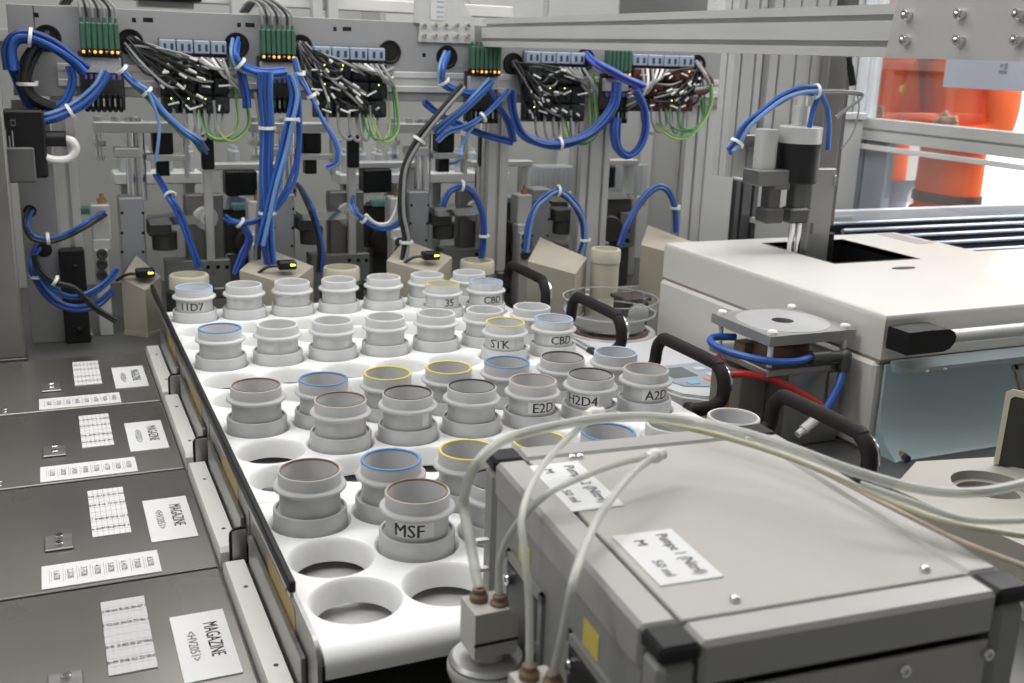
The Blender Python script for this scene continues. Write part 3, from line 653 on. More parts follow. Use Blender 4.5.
part('slide_bar', MB().box((xl, -3.55, A(815, 264).z), (xr, -3.3, A(815, 168).z), .02).box((xl+.1, -3.62, A(815, 232).z), (xr-.25, -3.55, A(815, 222).z)), mat('slide_grey', (.36, .36, .36), .6, .4), t, 'grey slide bar')
part('slide_buffer', MB().box((xr+.01, -3.5, A(830, 268).z), (xr+.2, -3.25, A(830, 232).z), .03).cyl((xr+.08, -3.4, A(830, 272).z), (xr+.08, -3.4, A(830, 266).z), .07), BLACK, t, 'black buffer')
mb = MB()
for py in (176, 180, 184): bolt(mb, (xr-.05, -3.55, A(826, py).z), (0, -1, 0), .045, .06)
part('bolts', mb, CHROME, t) if False else part('screw', mb, CHROME, t)
part('fitting', MB().cyl(A(806, 150), A(811, 136), .05).cyl(A(812, 150), A(818, 140), .06), BRASS, t, 'brass fittings')
part('sensor_connector', MB().cyl(A(853, 85), A(850, 66), .075).cyl(A(850, 66), A(849, 57), .06), BLACK, t, 'black sensor connector')
# ================================================================ side wall of the enclosure with window
FRX = 20.0
ZR0, ZR1 = 3.3, 3.95
G = mat('window_frame_grey', (.40, .41, .41), .4, .45, .04, 4)
mb = MB()
mb.prism(prof(.5, .62, 1, 1, .07, .1), (FRX, -19, 3.63), (1, 0, 0), (0, 0, 1), (0, 23.0, 0))
struct('trim_1', mb, ALU)
struct('trim_2', MB().prism(prof(.6, .7, 1, 1, .07, .1), (FRX-.05, 4.35, FLOOR), (1, 0, 0), (0, 1, 0), (0, 0, 27.8)), ALU)
struct('trim_3', MB().box((FRX-.32, -19, 3.05), (FRX-.26, 3.9, 3.2), .01), mat('trim_white', (.75, .73, .72), .1, .3))
struct('trim_4', MB().box((FRX-.1, 2.35, FLOOR), (FRX+.25, 3.25, 3.3), .03).box((FRX-.1, 3.3, FLOOR), (FRX+.25, 3.9, 3.3), .03), mat('stile_blue_grey', (.34, .36, .40), .2, .5))
struct('wall_enclosure', MB().box((FRX, 4.7, FLOOR), (FRX+.2, 25, 18)).box((FRX-.02, -19, FLOOR), (FRX+.2, 2.35, -2.0)), PLATE)
wf = struct('window_1', MB().box((FRX-.02, -19, 3.95), (FRX+.02, 3.75, 9)), CLEAR)
struct('window_2', MB().box((FRX-.02, -19, 1.7), (FRX+.02, 2.3, 3.3)), CLEAR)
struct('trim_5', MB().box((FRX-.1, 3.25, 3.95), (FRX+.15, 3.42, 9)).box((FRX-.1, 3.62, 3.95), (FRX+.15, 3.95, 9)), mat('stile_white', (.74, .76, .8), 0, .4))
part('x', MB(), ALU, RACKS[0]) if False else None
solo('lavender_rectangle', MB().box((FRX-.05, -6, at(945, 87, x=FRX).z), (FRX-.02, at(945, 80, x=FRX).y, at(945, 50, x=FRX).z)), LAV, 'flat lavender grey rectangle over the window glass', 'sheet')  # flat lavender grey rectangle on the pane, with darker marks
c = at(1003, 68, x=FRX-.07); part('dark_mark', MB().box((c.x, c.y-.12, c.z-.12), (c.x+.005, c.y+.12, c.z-.06)).box((c.x, c.y-.12, c.z-.02), (c.x+.005, c.y-.04, c.z+.12)).box((c.x, c.y+.02, c.z+.02), (c.x+.005, c.y+.1, c.z+.1)), mat('mark_grey', (.2, .21, .26), 0, .6), bpy.data.objects['lavender_rectangle'])
# ================================================================ foreground pump box
BC = Vector((2.43, -14.96, DECK)); BROT = math.radians(-4.0)
HX, HY, TOP = 1.52, 1.81, 1.82
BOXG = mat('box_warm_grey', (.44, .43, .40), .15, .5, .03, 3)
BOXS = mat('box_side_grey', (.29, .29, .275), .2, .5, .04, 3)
BOXR = mat('box_rail_aluminium', (.39, .385, .37), .35, .45, .03, 3)
t = thing('pump_box', 'large grey boxed pump unit with black corners in the foreground', 'pump unit', BC, None, BROT)
def bl(x, y, z): return (BC.x+x, BC.y+y, z)       # local frame of the box
def loc(px, py, z=1.82):
    p = at(px, py, z=z)-BC; c_, s_ = math.cos(-BROT), math.sin(-BROT)
    return (p.x*c_-p.y*s_, p.x*s_+p.y*c_)
rw = .3
part('top_panel', MB().box(bl(-HX+rw+.02, -HY+rw+.02, TOP-.12), bl(HX-rw-.02, HY-rw-.02, TOP-.012), .01), BOXG, t, 'grey top panel')
part('seam', MB().box(bl(-HX+.1, -HY+.1, TOP-.2), bl(HX-.1, HY-.1, TOP-.05)), mat('seam_dark', (.03, .03, .03), 0, .7), t, 'dark seam')
for n_, a, b in (('front', (-HX+rw, -HY), (HX-rw, -HY+rw)), ('rear', (-HX+rw, HY-rw), (HX-rw, HY)), ('left', (-HX, -HY+rw), (-HX+rw, HY-rw)), ('right', (HX-rw, -HY+rw), (HX, HY-rw))):
    part('top_rail', MB().box(bl(*a, TOP-.34), bl(*b, TOP), .035), BOXR, t, f'grey {n_} rail')
for sx in (-1, 1):
    for sy in (-1, 1):
        part('corner_cap', MB().box(bl(sx*(HX-rw), sy*(HY-rw), TOP-.13), bl(sx*(HX+.006), sy*(HY+.006), TOP+.006), .03), BLACK, t, 'black corner cap')
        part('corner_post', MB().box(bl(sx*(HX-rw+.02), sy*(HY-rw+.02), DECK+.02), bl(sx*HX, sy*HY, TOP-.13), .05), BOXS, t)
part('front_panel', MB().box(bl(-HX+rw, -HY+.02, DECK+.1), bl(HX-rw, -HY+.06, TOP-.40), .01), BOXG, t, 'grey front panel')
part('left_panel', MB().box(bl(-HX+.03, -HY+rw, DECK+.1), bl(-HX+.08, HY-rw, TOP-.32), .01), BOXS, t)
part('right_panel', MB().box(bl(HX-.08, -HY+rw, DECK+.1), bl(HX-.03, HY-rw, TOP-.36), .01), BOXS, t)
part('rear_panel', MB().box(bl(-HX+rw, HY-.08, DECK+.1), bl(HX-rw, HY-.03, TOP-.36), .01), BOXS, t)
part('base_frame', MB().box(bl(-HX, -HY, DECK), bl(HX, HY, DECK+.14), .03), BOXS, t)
for x_ in (-1.15, -.4, .45, 1.2):
    mb = MB(); bolt(mb, bl(x_, -HY+.02, TOP-.50), (0, -1, 0), .05, .05); part('screw', mb, CHROME, t, 'front panel screw')
for px, py in ((735, 599), (565, 451), (575, 452), (925, 569), (755, 421)):
    x_, y_ = loc(px, py); x_ = max(-HX+.42, min(HX-.4, x_)); y_ = max(-HY+.42, min(HY-.38, y_))
    mb = MB().ball(bl(x_, y_, TOP+.0), .04, (1, 1, .8)); part('screw', mb, CHROME, t, 'top panel screw')
for i, (a, b) in enumerate((((525, 466), (640, 503)), ((612, 536), (716, 577)))):
    xa, ya = loc(*a); xb, yb_ = loc(*b); xb = xa+.52
    s = part('pump_label', MB().box(bl(xa, ya, TOP-.012), bl(xb, yb_, TOP-.002)), PAPER, t, 'white pump label')
    mb = MB(); zt_ = TOP-.0005
    L_ = ya-yb_; s_ = f'Pumpe {2-i} (Nitril)'; mb.text(s_, bl(xb-.13, (ya+yb_)/2, zt_), (0, -1, 0), (1, 0, 0), .1, .82*L_/(textmesh(s_)[2]*.1))
    mb.text('M', bl(xa+.17, ya-.17, zt_), (0, -1, 0), (1, 0, 0), .09); mb.text('50 ml', bl(xa+.15, ya-.72*L_, zt_), (0, -1, 0), (1, 0, 0), .08)
    part('lettering', mb, TEXT, s)
# left face: doors, cut-outs, stickers
for i, y_ in enumerate((.72, -.72)):
    part('pump_bay', MB().box(bl(-HX+.0, y_-.42, DECK+.2), bl(-HX+.035, y_+.35, 1.02), .01), mat('bay_black', (.02, .02, .022), 0, .5), t, 'black pump bay')
    part('bay_frame', MB().box(bl(-HX-.005, y_-.5, DECK+.2), bl(-HX+.03, y_-.42, 1.12)).box(bl(-HX-.005, y_+.35, DECK+.2), bl(-HX+.03, y_+.42, 1.12)).box(bl(-HX-.005, y_-.5, 1.04), bl(-HX+.03, y_+.42, 1.12)), BOXS, t)
    part('sticker', MB().box(bl(-HX+.024, y_-.12, 1.14), bl(-HX+.029, y_+.16, 1.36)), YEL, t, 'yellow warning sticker')
    mb = MB(); bolt(mb, bl(-HX, y_+.25, .9), (-1, 0, 0), .06, .06); part('screw', mb, CHROME, t, 'bay screw'); mb = MB(); bolt(mb, bl(-HX, y_-.36, .55), (-1, 0, 0), .06, .06); part('screw', mb, CHROME, t, 'bay screw')
for z_ in (.95, .65, .35, .05): part('comb_tab', MB().box(bl(-HX-.12, HY-.2, z_), bl(-HX+.02, HY-.14, z_+.035)), BLOCKW, t, 'white comb tab')
# pump heads with valve on top
def pump(px, py, xw, lab):
    c = at(px, py, x=xw)                      # top of the valve body
    t = thing('dosing_pump_head', lab, 'pump head', (c.x, c.y, DECK), 'pump heads on the left of the box')
    HEAD = mat('pump_head_ivory', (.50, .48, .44), 0, .45, .04, 6); HEADM = mat('pump_head_steel', (.42, .42, .41), .7, .4)
    x, y, z = c
    pr = [(-.2, -.16), (.1, -.16), (.19, -.08), (.2, .1), (.12, .17), (-.2, .17)]
    v = part('valve_body', MB().prism([(-.19, 0), (.12, 0), (.2, -.1), (.2, -.42), (-.19, -.42)], (x, y-.17, z), (1, 0, 0), (0, 0, 1), (0, .34, 0)).cyl((x, y, z-.5), (x, y, z-.42), .15), HEAD, t, 'ivory valve body')
    part('valve_slot', MB().box((x-.195, y-.175, z-.3), (x+.205, y-.168, z-.275)), BLACK, v)
    part('head', MB().lathe((x, y, z), [(0, -.5), (.3, -.5), (.33, -.53), (.33, -.68), (.30, -.72), (.30, -.98), (.33, -1.0), (.33, -1.3), (.25, -1.34), (.25, DECK-z), (0, DECK-z)], 32), HEADM, t)
    part('head_collar', MB().lathe((x, y, z), [(.335, -.55), (.345, -.57), (.345, -.63), (.335, -.65)], 32), HEAD, t)
    f = []
    for dx, dy, dz in ((-.07, .06, 0), (.07, -.06, -.03)):
        part('hose_fitting', MB().lathe((x+dx, y+dy, z+dz-.02), [(.075, 0), (.08, .02), (.08, .07), (.06, .09), (.055, .13), (.035, .14)], 14), mat('fitting_brown', (.19, .12, .075), 0, .5, .15, 12), t, 'brown hose fitting')
        f.append(Vector((x+dx, y+dy, z+dz+.1)))
    return f
f1 = pump(489, 602, .58, 'ivory pump head with two brown hose fittings in front of the nearest rack')
f2 = pump(541, 680, .50, 'ivory pump head at the bottom edge of the photo')
def hose(pts, r, lab, m=None):
    mb = MB().tube(pts, r, 10, 8)
    return solo('dosing_hose', mb, m or TUBE, lab, 'hose', 'milky dosing hoses over the foreground box')
def Z(px, py, z): return at(px, py, z=z)
hose([f1[0], at(470, 540, x=.56), at(464, 500, x=.6), Z(476, 465, 2.1), Z(505, 440, 2.22), Z(555, 426, 2.3), Z(620, 417, 2.36), Z(690, 421, 2.36), Z(770, 441, 2.32), Z(850, 470, 2.2), Z(920, 489, 2.1), Z(980, 492, 2.05), Z(1040, 480, 2.0)],
     .046, 'thick milky hose arching from the ivory pump head over the box')
hose([f1[1], at(500, 560, x=.66), at(516, 525, x=.75), Z(548, 494, 2.0), Z(590, 474, 2.08), Z(625, 462, 2.12), Z(655, 456, 2.1)], .03, 'thin yellowish hose rising from the ivory pump head to a plug')
hose([f2[0], at(529, 600, x=.5), at(524, 550, x=.54), at(522, 515, x=.62), Z(535, 478, 2.1), Z(560, 446, 2.2), Z(592, 418, 2.28)], .03, 'thin milky hose running straight up from the lower pump head')
hose([f2[1], at(566, 620, x=.52), at(575, 575, x=.6), Z(592, 530, 1.98), Z(612, 498, 2.08), Z(636, 470, 2.14), Z(655, 457, 2.12)], .034, 'thin milky hose leaning right from the lower pump head')
hose([Z(650, 420, 2.28), Z(720, 436, 2.24), Z(790, 458, 2.16), Z(870, 492, 2.05), Z(940, 520, 1.98), Z(1000, 532, 1.9), Z(1040, 538, 1.85)], .026, 'yellowish hose running right across the box edge', mat('hose_yellowish', (.60, .58, .42), 0, .4))
hose([Z(860, 484, 2.2), Z(920, 505, 2.12), Z(970, 520, 2.06), Z(1040, 520, 2.0)], .03, 'short milky hose at the right edge of the photo')
hose([Z(700, 428, 1.95), Z(800, 462, 1.92), Z(900, 512, 1.9), Z(960, 541, 1.88), Z(1040, 572, 1.8)], .022, 'pinkish hose along the right top edge of the box', mat('hose_pinkish', (.56, .44, .36), 0, .4))
for p, lb in ((Z(594, 414, 2.34), 'milky hose clip at the top of the arching hose'), (Z(655, 456, 2.1), 'pale plug where two thin hoses end above the box')):
    solo('hose_clip', MB().ball(p, .085, (1, .8, .8)).cyl(p-Vector((.1, .02, 0)), p+Vector((.1, .02, 0)), .05, None, 10), BLOCKW, lb, 'hose clip')
# ================================================================ back frame
YP = 2.5
def A2(px, py, y=YP): return at(px, py, y=y)
t = thing('switchboard', 'long grey sheet metal board with round black cable openings', 'panel', (5, YP, 4.27))
mb = MB().box((-3.05, YP, 4.27), (14.2, YP+.06, 6.06), .01).box((-3.05, YP+.06, 5.98), (14.2, YP+.3, 6.06), .01)
part('sheet', mb, PLATE, t)
part('lower_rail', MB().box((-2.2, YP-.05, 4.48), (14.0, YP, 4.62), .01).box((-2.2, YP-.05, 4.8), (14.0, YP, 4.94), .01).box((-2.2, YP-.02, 4.62), (14.0, YP, 4.8)), ALU, t, 'aluminium rail')
GX = [-2.34, -.75, 1.44, 2.84, 4.9, 6.3, 8.01, 9.96, 13.26]; GZ = [5.42, 5.4, 5.41, 5.42, 5.37, 5.3, 5.19, 5.35, 5.30]
for x, z in zip(GX, GZ):
    part('grommet', MB().lathe((x, YP, z), [(0, .01), (.2, .01), (.22, .03), (.26, .03), (.27, 0)], 24, (0, -1, 0)), BLACK, t, 'round black cable opening')
for px, py, w in ((134, 20, .08), (148, 20, .2), (239, 25, .08), (250, 25, .2), (335, 29, .08), (347, 29, .2), (36, 15, .1), (424, 55, .08)):
    c = A2(px, py); part('slot', MB().box((c.x-w/2, YP-.004, c.z-.045), (c.x+w/2, YP, c.z+.045), .0), BLACK, t, 'dark slot')
part('sheet_joint', MB().box((A2(35, 30).x-.012, YP-.004, 4.9), (A2(35, 30).x+.012, YP, 6.05)), ALUD, t)
# corner gusset plate with bolts
t = thing('gusset_plate', 'bolted gusset plate joining the grooved overhead beam and cable panel', 'bracket', (6.3, YP-.06, 5.6))
part('plate', MB().prism([(5.57, 5.63), (5.6, 6.03), (5.45, 6.06), (5.5, 7.3), (6.2, 7.3), (6.95, 6.12), (6.97, 5.63)], (0, YP-.07, 0), (1, 0, 0), (0, 0, 1), (0, .05, 0)), ALU, t)
for i in range(5):
    for py in (25.5, 36):
        c = A2(424+i*10.8, py, YP-.07); mb = MB(); bolt(mb, c, (0, -1, 0), .06, .07); part('bolt', mb, CHROME, t)
sl = part('scale_strip', MB().box((5.85, YP-.085, 6.13), (6.2, YP-.075, 7.2)), PAPERG, t, 'white scale strip')
mb = MB()
for i in range(9): mb.box((6.0, YP-.088, 6.18+i*.11), (6.17, YP-.085, 6.215+i*.11))
part('marks', mb, BADGE, sl)
# posts
def post(x0, x1, y0, y1, z0, z1, lab, nm='aluminium_post', nw=1, foot=False):
    t = thing(nm, lab, 'post', ((x0+x1)/2, (y0+y1)/2, z0), 'aluminium posts of the back frame')
    part('profile', MB().prism(prof(x1-x0, y1-y0, nw, 1, .09, .1), ((x0+x1)/2, (y0+y1)/2, z0+.02), (1, 0, 0), (0, 1, 0), (0, 0, z1-z0)), ALU, t)
    part('base_plate', MB().box((x0-.06, y0-.06, z0), (x1+.06, y1+.06, z0+.1), .02), STEEL, t)
    if foot: part('switch_box', MB().box((x0-.08, y0-.42, z0), (x1+.0, y0-.02, z0+2.05), .03).ball(((x0+x1)/2, y0-.42, z0+1.7), .06).ball(((x0+x1)/2, y0-.42, z0+.3), .07), BLACK, t, 'black switch box')
    return t
post(-2.38, -1.95, 2.62, 3.05, DECK, 6.0, 'slotted aluminium post with black switch box at its foot', foot=True)
post(7.49, 8.02, 2.62, 3.1, DECK, 6.0, 'aluminium post left of the tall beige canister')
post(10.07, 10.9, 2.62, 3.1, DECK, 6.0, 'double aluminium post right of the tall beige canister', nw=2)
post(13.19, 13.8, 2.62, 3.1, DECK, 6.0, 'aluminium post beside the broad grey column')
t = thing('broad_column', 'broad flat light grey column behind the white instrument', 'column', (14.3, 2.8, DECK)); part('sheet', MB().box((13.83, 2.6, DECK), (14.8, 3.1, 9), .02), LGREY, t)
t = thing('dark_post', 'dark slotted post right of the broad grey column', 'post', (15.3, 2.9, DECK)); part('profile', MB().prism(prof(.75, .6, 2, 1, .1, .12), (15.35, 2.95, DECK), (1, 0, 0), (0, 1, 0), (0, 0, 10)), mat('dark_anodised', (.16, .16, .165), .6, .45), t)
t = thing('rear_wall_panel', 'plain light grey panel behind the gripper', 'panel', (17.6, 3.2, DECK)); part('sheet', MB().box((15.85, 3.1, DECK), (19.6, 3.3, 3.9), .03), LGREY, t)
part('rail', MB().box((15.85, 3.0, 3.9), (19.6, 3.35, 4.1), .02), ALU, t)
# left side post and sheet
t = thing('steel_side_post', 'broad brushed steel post at the left edge of the photo', 'post', (-4, .95, DECK)); part('sheet', MB().box((-5.2, .95, DECK+.1), (-3.24, 1.4, 9), .04), STEEL, t)
part('base', MB().box((-5.3, .92, DECK), (-3.2, 1.5, DECK+.12), .02), DARK, t)
t = thing('side_sheet', 'grey upright sheet with two cable holes beside the slotted post', 'panel', (-2.75, 2.5, DECK)); part('sheet', MB().box((-3.12, 2.45, DECK), (-2.42, 2.52, 4.2), .01), PLATE, t)
for px, py, w in ((30, 211, .13), (44, 250, .16)):
    c = A2(px, py, 2.45); part('cable_hole', MB().lathe((c.x, 2.45, c.z), [(0, .008), (w-.02, .008), (w, .0)], 20, (0, -1, 0)), BLACK, t, 'dark cable hole')
# black power box
t = thing('power_supply', 'black box with white printed CE mark hanging at the left edge', 'power supply', (-2.6, 1.6, 3.1))
Y1 = 1.5; a, b = at(2, 110, y=Y1), at(49, 178, y=Y1)
part('housing', MB().box((a.x, Y1, b.z), (b.x, Y1+.6, a.z), .04), BLACK, t)
c = at(10, 165, y=Y1); d_ = at(37, 182, y=Y1); part('lower_box', MB().box((c.x-.2, Y1-.12, d_.z), (d_.x, Y1+.4, c.z+.35), .03), mat('dark_grey_box', (.10, .10, .10), 0, .5), t)
c = at(13, 122, y=Y1-.01); mb = MB().text('CE', (c.x, Y1-.008, c.z), (0, 0, 1), (-1, 0, 0), .1)
for i, w_ in enumerate((.5, .62, .4, .55)): mb.box((c.x-.22+i*.06, Y1-.008, c.z-.55), (c.x-.2+i*.06, Y1-.006, c.z-.55+w_*.7))
part('printing', mb, mat('printed_white', (.4, .4, .4), 0, .6), t, 'faint white printing')
c = at(58, 139, y=Y1+.2); part('plug', MB().cyl((b.x-.02, Y1+.25, c.z), (c.x+.15, Y1+.25, c.z), .16, None, 14), BLACK, t, 'black plug')
Pw = lambda px, py: at(px, py, y=Y1+.1)
part('white_cable', MB().tube([(c.x+.1, Y1+.25, c.z), Pw(72, 141), Pw(76, 149), Pw(70, 158), Pw(55, 160), Pw(35, 154), Pw(18, 149), Pw(3, 150), Pw(-8, 152)], .08, 10), WWI, t, 'white looping cable')
# ---------------------------------------------------------------- terminal blocks
TW = mat('terminal_grey', (.42, .42, .42), 0, .5, .05, 8)
def terminal(px0, py0, px1, lab, leads=True, n=7):
    a = A2(px0, py0, YP-.1); b = A2(px1, py0+3, YP-.1); x0, x1 = a.x, b.x; w = (x1-x0)/n; zt = a.z
    t = thing('terminal_block', lab, 'terminal block', ((x0+x1)/2, YP-.1, zt-1.8), 'terminal blocks with green plugs')
    part('carrier', MB().box((x0-.05, YP-.14, zt-1.75), (x1+.05, YP-.06, zt-.55), .02), DARK, t)
    part('label_strip', MB().box((x0, YP-.3, zt-1.0), (x1, YP-.14, zt-.68), .02), TW, t, 'grey terminal strip')
    mb = MB()
    for i in range(n): mb.box((x0+w*(i+.2), YP-.305, zt-.95), (x0+w*(i+.45), YP-.3, zt-.88)).box((x0+w*(i+.5), YP-.305, zt-.82), (x0+w*(i+.75), YP-.3, zt-.75))
    part('printing', mb, BADGE, t)
    for i in range(n):
        xc = x0+w*(i+.5)
        g = part('green_plug', MB().box((xc-w*.42, YP-.42, zt-.52), (xc+w*.42, YP-.16, zt), .02).cyl((xc, YP-.3, zt), (xc, YP-.3, zt+.1), w*.3, None, 8), GREEN, t, 'green plug')
        part('indicator', MB().ball((xc, YP-.40, zt-.575), w*.3), ORLED if i % 3 != 1 else BRASS, g, 'small orange light')
        part('socket', MB().box((xc-w*.4, YP-.4, zt-.66), (xc+w*.4, YP-.16, zt-.52), .01), BLACK, g)
        part('hose_port', MB().cyl((xc, YP-.34, zt-1.12), (xc, YP-.34, zt-1.02), w*.36, None, 8), mat('port_violet', (.13, .12, .3), 0, .5), t)
        s_ = part('lower_plug', MB().box((xc-w*.38, YP-.36, zt-1.78), (xc+w*.38, YP-.14, zt-1.42), .02), BLACK, t)
        part('plug_tag', MB().box((xc-w*.2, YP-.37, zt-1.66), (xc+w*.15, YP-.36, zt-1.5)), TW if i % 2 else GREEN, s_)
        if leads:
            q_ = Vector((xc, YP-.3, zt+.1)); d = -.10-.05*i
            part('lead', MB().tube([q_, q_+Vector((-.02, 0, .22)), q_+Vector((d*.6, .1, .42)), q_+Vector((d*1.2-.1, .3, .46+.02*i)), q_+Vector((d*1.6-.2, .6, .25))], .028, 6), BWI if i % 2 else GWI, t)
    return t, x0, x1, zt
T1 = terminal(78, 22, 118, 'terminal block with lit green plugs at the far left of the cable panel')
T2 = terminal(258, 29, 293, 'terminal block with green plugs above the thick vertical blue hoses')
T3 = terminal(467, 46, 497, 'terminal block with green plugs just right of the gusset plate', False)
T4 = terminal(603, 50, 627, 'terminal block with short green plugs under the overhead beam', False, 6)
# ---------------------------------------------------------------- valve modules with wires
def module(px0, py0, px1, py1, lab, hole_l, hole_r, seed, bundle='l', tint=None):
    r = random.Random(seed)
    a, b = A2(px0, py0, YP-.15), A2(px1, py1, YP-.15); x0, x1, zt, zb = a.x, b.x, a.z, b.z
    t = thing('valve_module', lab, 'valve module', ((x0+x1)/2, YP-.15, zb), 'dark valve modules on the cable panel')
    body = tint or mat('module_black', (.014, .017, .019), 0, .5, .3, 14)
    n = 4; w = (x1-x0)/n
    part('back_plate', MB().box((x0, YP-.1, zb), (x1, YP-.06, zt), .01), DARK, t)
    hb = (zt-.34-zb)/3
    for i in range(n):
        part('badge_strip', MB().box((x0+w*i+.01, YP-.3, zt-.3), (x0+w*(i+1)-.02, YP-.1, zt-.02), .02), BADGE, t, 'blue marker strip')
        mb = MB()
        for q in (.25, .65): mb.box((x0+w*(i+q), YP-.305, zt-.24), (x0+w*(i+q+.16), YP-.3, zt-.1))
        part('badge_mark', mb, mat('marker_dark', (.03, .05, .11), 0, .5), t.children[-1])
        for j in range(3):
            z1 = zt-.34-hb*j
            m_ = part('valve', MB().box((x0+w*i+.015, YP-.42, z1-hb+.03), (x0+w*(i+1)-.015, YP-.1, z1-.02), .03).cyl((x0+w*(i+.3), YP-.48, z1-hb*.55), (x0+w*(i+.3), YP-.42, z1-hb*.55), .07, None, 10).cyl((x0+w*(i+.7), YP-.48, z1-hb*.55), (x0+w*(i+.7), YP-.42, z1-hb*.55), .07, None, 10), body, t)
            part('status_light', MB().ball((x0+w*(i+.5), YP-.43, z1-hb*.18), .015), LED if r.random() < .5 else GREEN, m_)
            part('wire_tag', MB().cyl((x0+w*(i+.3), YP-.5, z1-hb*.5), (x0+w*(i+.3)+r.uniform(-.3, .3), YP-.6, z1-hb*(.5+r.uniform(-.3, .3))), .022, None, 8), WWI, m_, 'white wire tag')
    def wire(name, p, q, sag, rad, m_, tag=False):
        p, q = Vector(p), Vector(q); mid = (p+q)/2+Vector((r.uniform(-.1, .1), -r.uniform(.05, .35), sag))
        o = part(name, MB().tube([p, p.lerp(mid, .5)+Vector((0, -.12, sag*.25)), mid, q.lerp(mid, .5)+Vector((0, -.1, sag*.2)), q], rad, 6, 4), m_, t)
        if tag: part('wire_tag', MB().cyl(p.lerp(mid, .3)+Vector((0, -.13, 0)), p.lerp(mid, .52)+Vector((0, -.13, 0)), rad*1.05, None, 8), WWI, o, 'white wire tag')
    hl, hr = Vector((hole_l[0], YP-.05, hole_l[1])), Vector((hole_r[0], YP-.05, hole_r[1]))
    src = hl if bundle == 'l' else hr
    for i in range(22):     # loom of thin cables from the panel opening
        q_ = Vector((x0+(x1-x0)*r.uniform(.02, .75) if bundle == 'l' else x0+(x1-x0)*r.uniform(.25, .98), YP-.5, zt-.4-(zt-zb-.5)*r.random()))
        wire('loom_wire', q_, src+Vector((r.uniform(-.12, .12), 0, r.uniform(-.12, .12))), r.uniform(-.35, .1), .028, r.choice([BWI, BWI, BWI, GWI, BWI]), i % 2 == 0)
    oth = hr if bundle == 'l' else hl
    for i in range(6):
        q_ = Vector((x0+(x1-x0)*(.5+.08*i if bundle == 'l' else .5-.08*i), YP-.5, zt-.38))
        wire('lead_wire', q_, oth+Vector((0, -.2, -.35-.1*i)), -.12, .036, r.choice([GWI, GWI, WWI]))
    for i in range(5):      # loops hanging below the module
        xa, xb = x0+(x1-x0)*(.15+.15*i), x0+(x1-x0)*(.45+.1*i)
        part('loop_wire', MB().tube([(xa, YP-.4, zb+.3), (xa+.02, YP-.5, zb-.25), ((xa+xb)/2, YP-.55, zb-.45-.08*r.random()), (xb, YP-.45, zb-.3), (xb+.05, YP-.3, zb+.05)], .035, 6), GWI, t)
    for i in range(4):
        xa = x0+(x1-x0)*r.uniform(.5, .8); xe = x1+r.uniform(.05, .4)
        part('earth_wire', MB().tube([(xa, YP-.4, zb+.1), (xa+.1, YP-.55, zb-.3-.1*r.random()), ((xa+xe)/2, YP-.6, zb-.42-.15*r.random()), (xe, YP-.4, zb-.25), (xe, YP-.3, zb+.3+.3*r.random()), (xe-.1, YP-.2, zt-.5)], .023, 6), r.choice([GWIRE, YGREEN]), t, 'green wire')
module(158, 38, 229, 114, 'dark valve module furthest left on the cable panel', (-.75, 5.4), (1.44, 5.3), 3)
module(312, 45, 384, 118, 'dark valve module with green wire loops left of the gusset plate', (2.84, 5.42), (4.9, 5.37), 4)
module(524, 50, 580, 122, 'dark valve module right of the second hose opening under the beam', (8.01, 5.19), (9.96, 5.3), 5)
module(630, 53, 688, 112, 'reddish dark valve module furthest right with grey wires', (11.1, 5.0), (13.26, 5.3), 6, 'r', mat('module_reddish', (.09, .03, .022), 0, .5, .2, 14))
# ---------------------------------------------------------------- hose bundles
def bundle(lab, pts, y, n, r, mats, spread=None, ties=(), end=None, name='hose_bundle', cat='hoses', depth=None, group='blue pneumatic hoses at the back'):
    """pts: photo measurements on the plane y (or (px,py,y) for points off it)"""
    P = [at(p[0], p[1], y=(p[2] if len(p) > 2 else y)) for p in pts]
    R = random.Random(len(lab)*7+int(pts[0][0])); spread = spread if spread is not None else r*.9*math.sqrt(n)
    r = r*.78; spread *= .78
    base = sum(P, Vector())/len(P)
    t = thing(name, lab, cat, base, group)
    offs = []
    for i in range(n):
        a = 2*PI*i/n+.4; k = spread*(.95 if i % 3 else .35) if n > 1 else 0
        offs.append((math.cos(a)*k, math.sin(a)*k))
    V = []
    for i, p in enumerate(P):
        T = (P[min(i+1, len(P)-1)]-P[max(i-1, 0)]).normalized()
        n1 = T.cross(Vector((0, 1, 0))); n1 = n1.normalized() if n1.length > .05 else Vector((1, 0, 0)); V.append((n1, T.cross(n1).normalized()))
    for i in range(n):
        u, v = offs[i]; pts_ = []
        for j, p in enumerate(P):
            f = 1.0+.25*abs(j/(len(P)-1)-.5) if n > 1 else 1
            pts_.append(p+V[j][0]*(u*f+R.uniform(-.02, .02))+V[j][1]*(v*f+R.uniform(-.02, .02)))
        m_ = mats[i % len(mats)] if isinstance(mats, (list, tuple)) else mats
        part('hose' if cat == 'hoses' else 'cable', MB().tube(pts_, r, 7, 5), m_, t)
    for j in ties:
        T = (P[min(j+1, len(P)-1)]-P[max(j-1, 0)]).normalized(); rr = spread+r*1.05
        part('cable_tie', MB().lathe(P[j], [(rr, -.035), (rr+.02, -.03), (rr+.02, .03), (rr, .035)], 14, T).box(P[j]+V[j][0]*rr-Vector((.035, .035, .035)), P[j]+V[j][0]*rr+Vector((.035, .035, .035)), .01), TIE, t, 'white cable tie')
    return t
YF = 2.0
bundle('blue hose bundle arching over the far left round opening', [(86, 71), (74, 60), (52, 45), (30, 37), (16, 38), (10, 50), (12, 70)], 1.9, 6, .065, [BLUE, BLUE, DBLUE], ties=(3,))
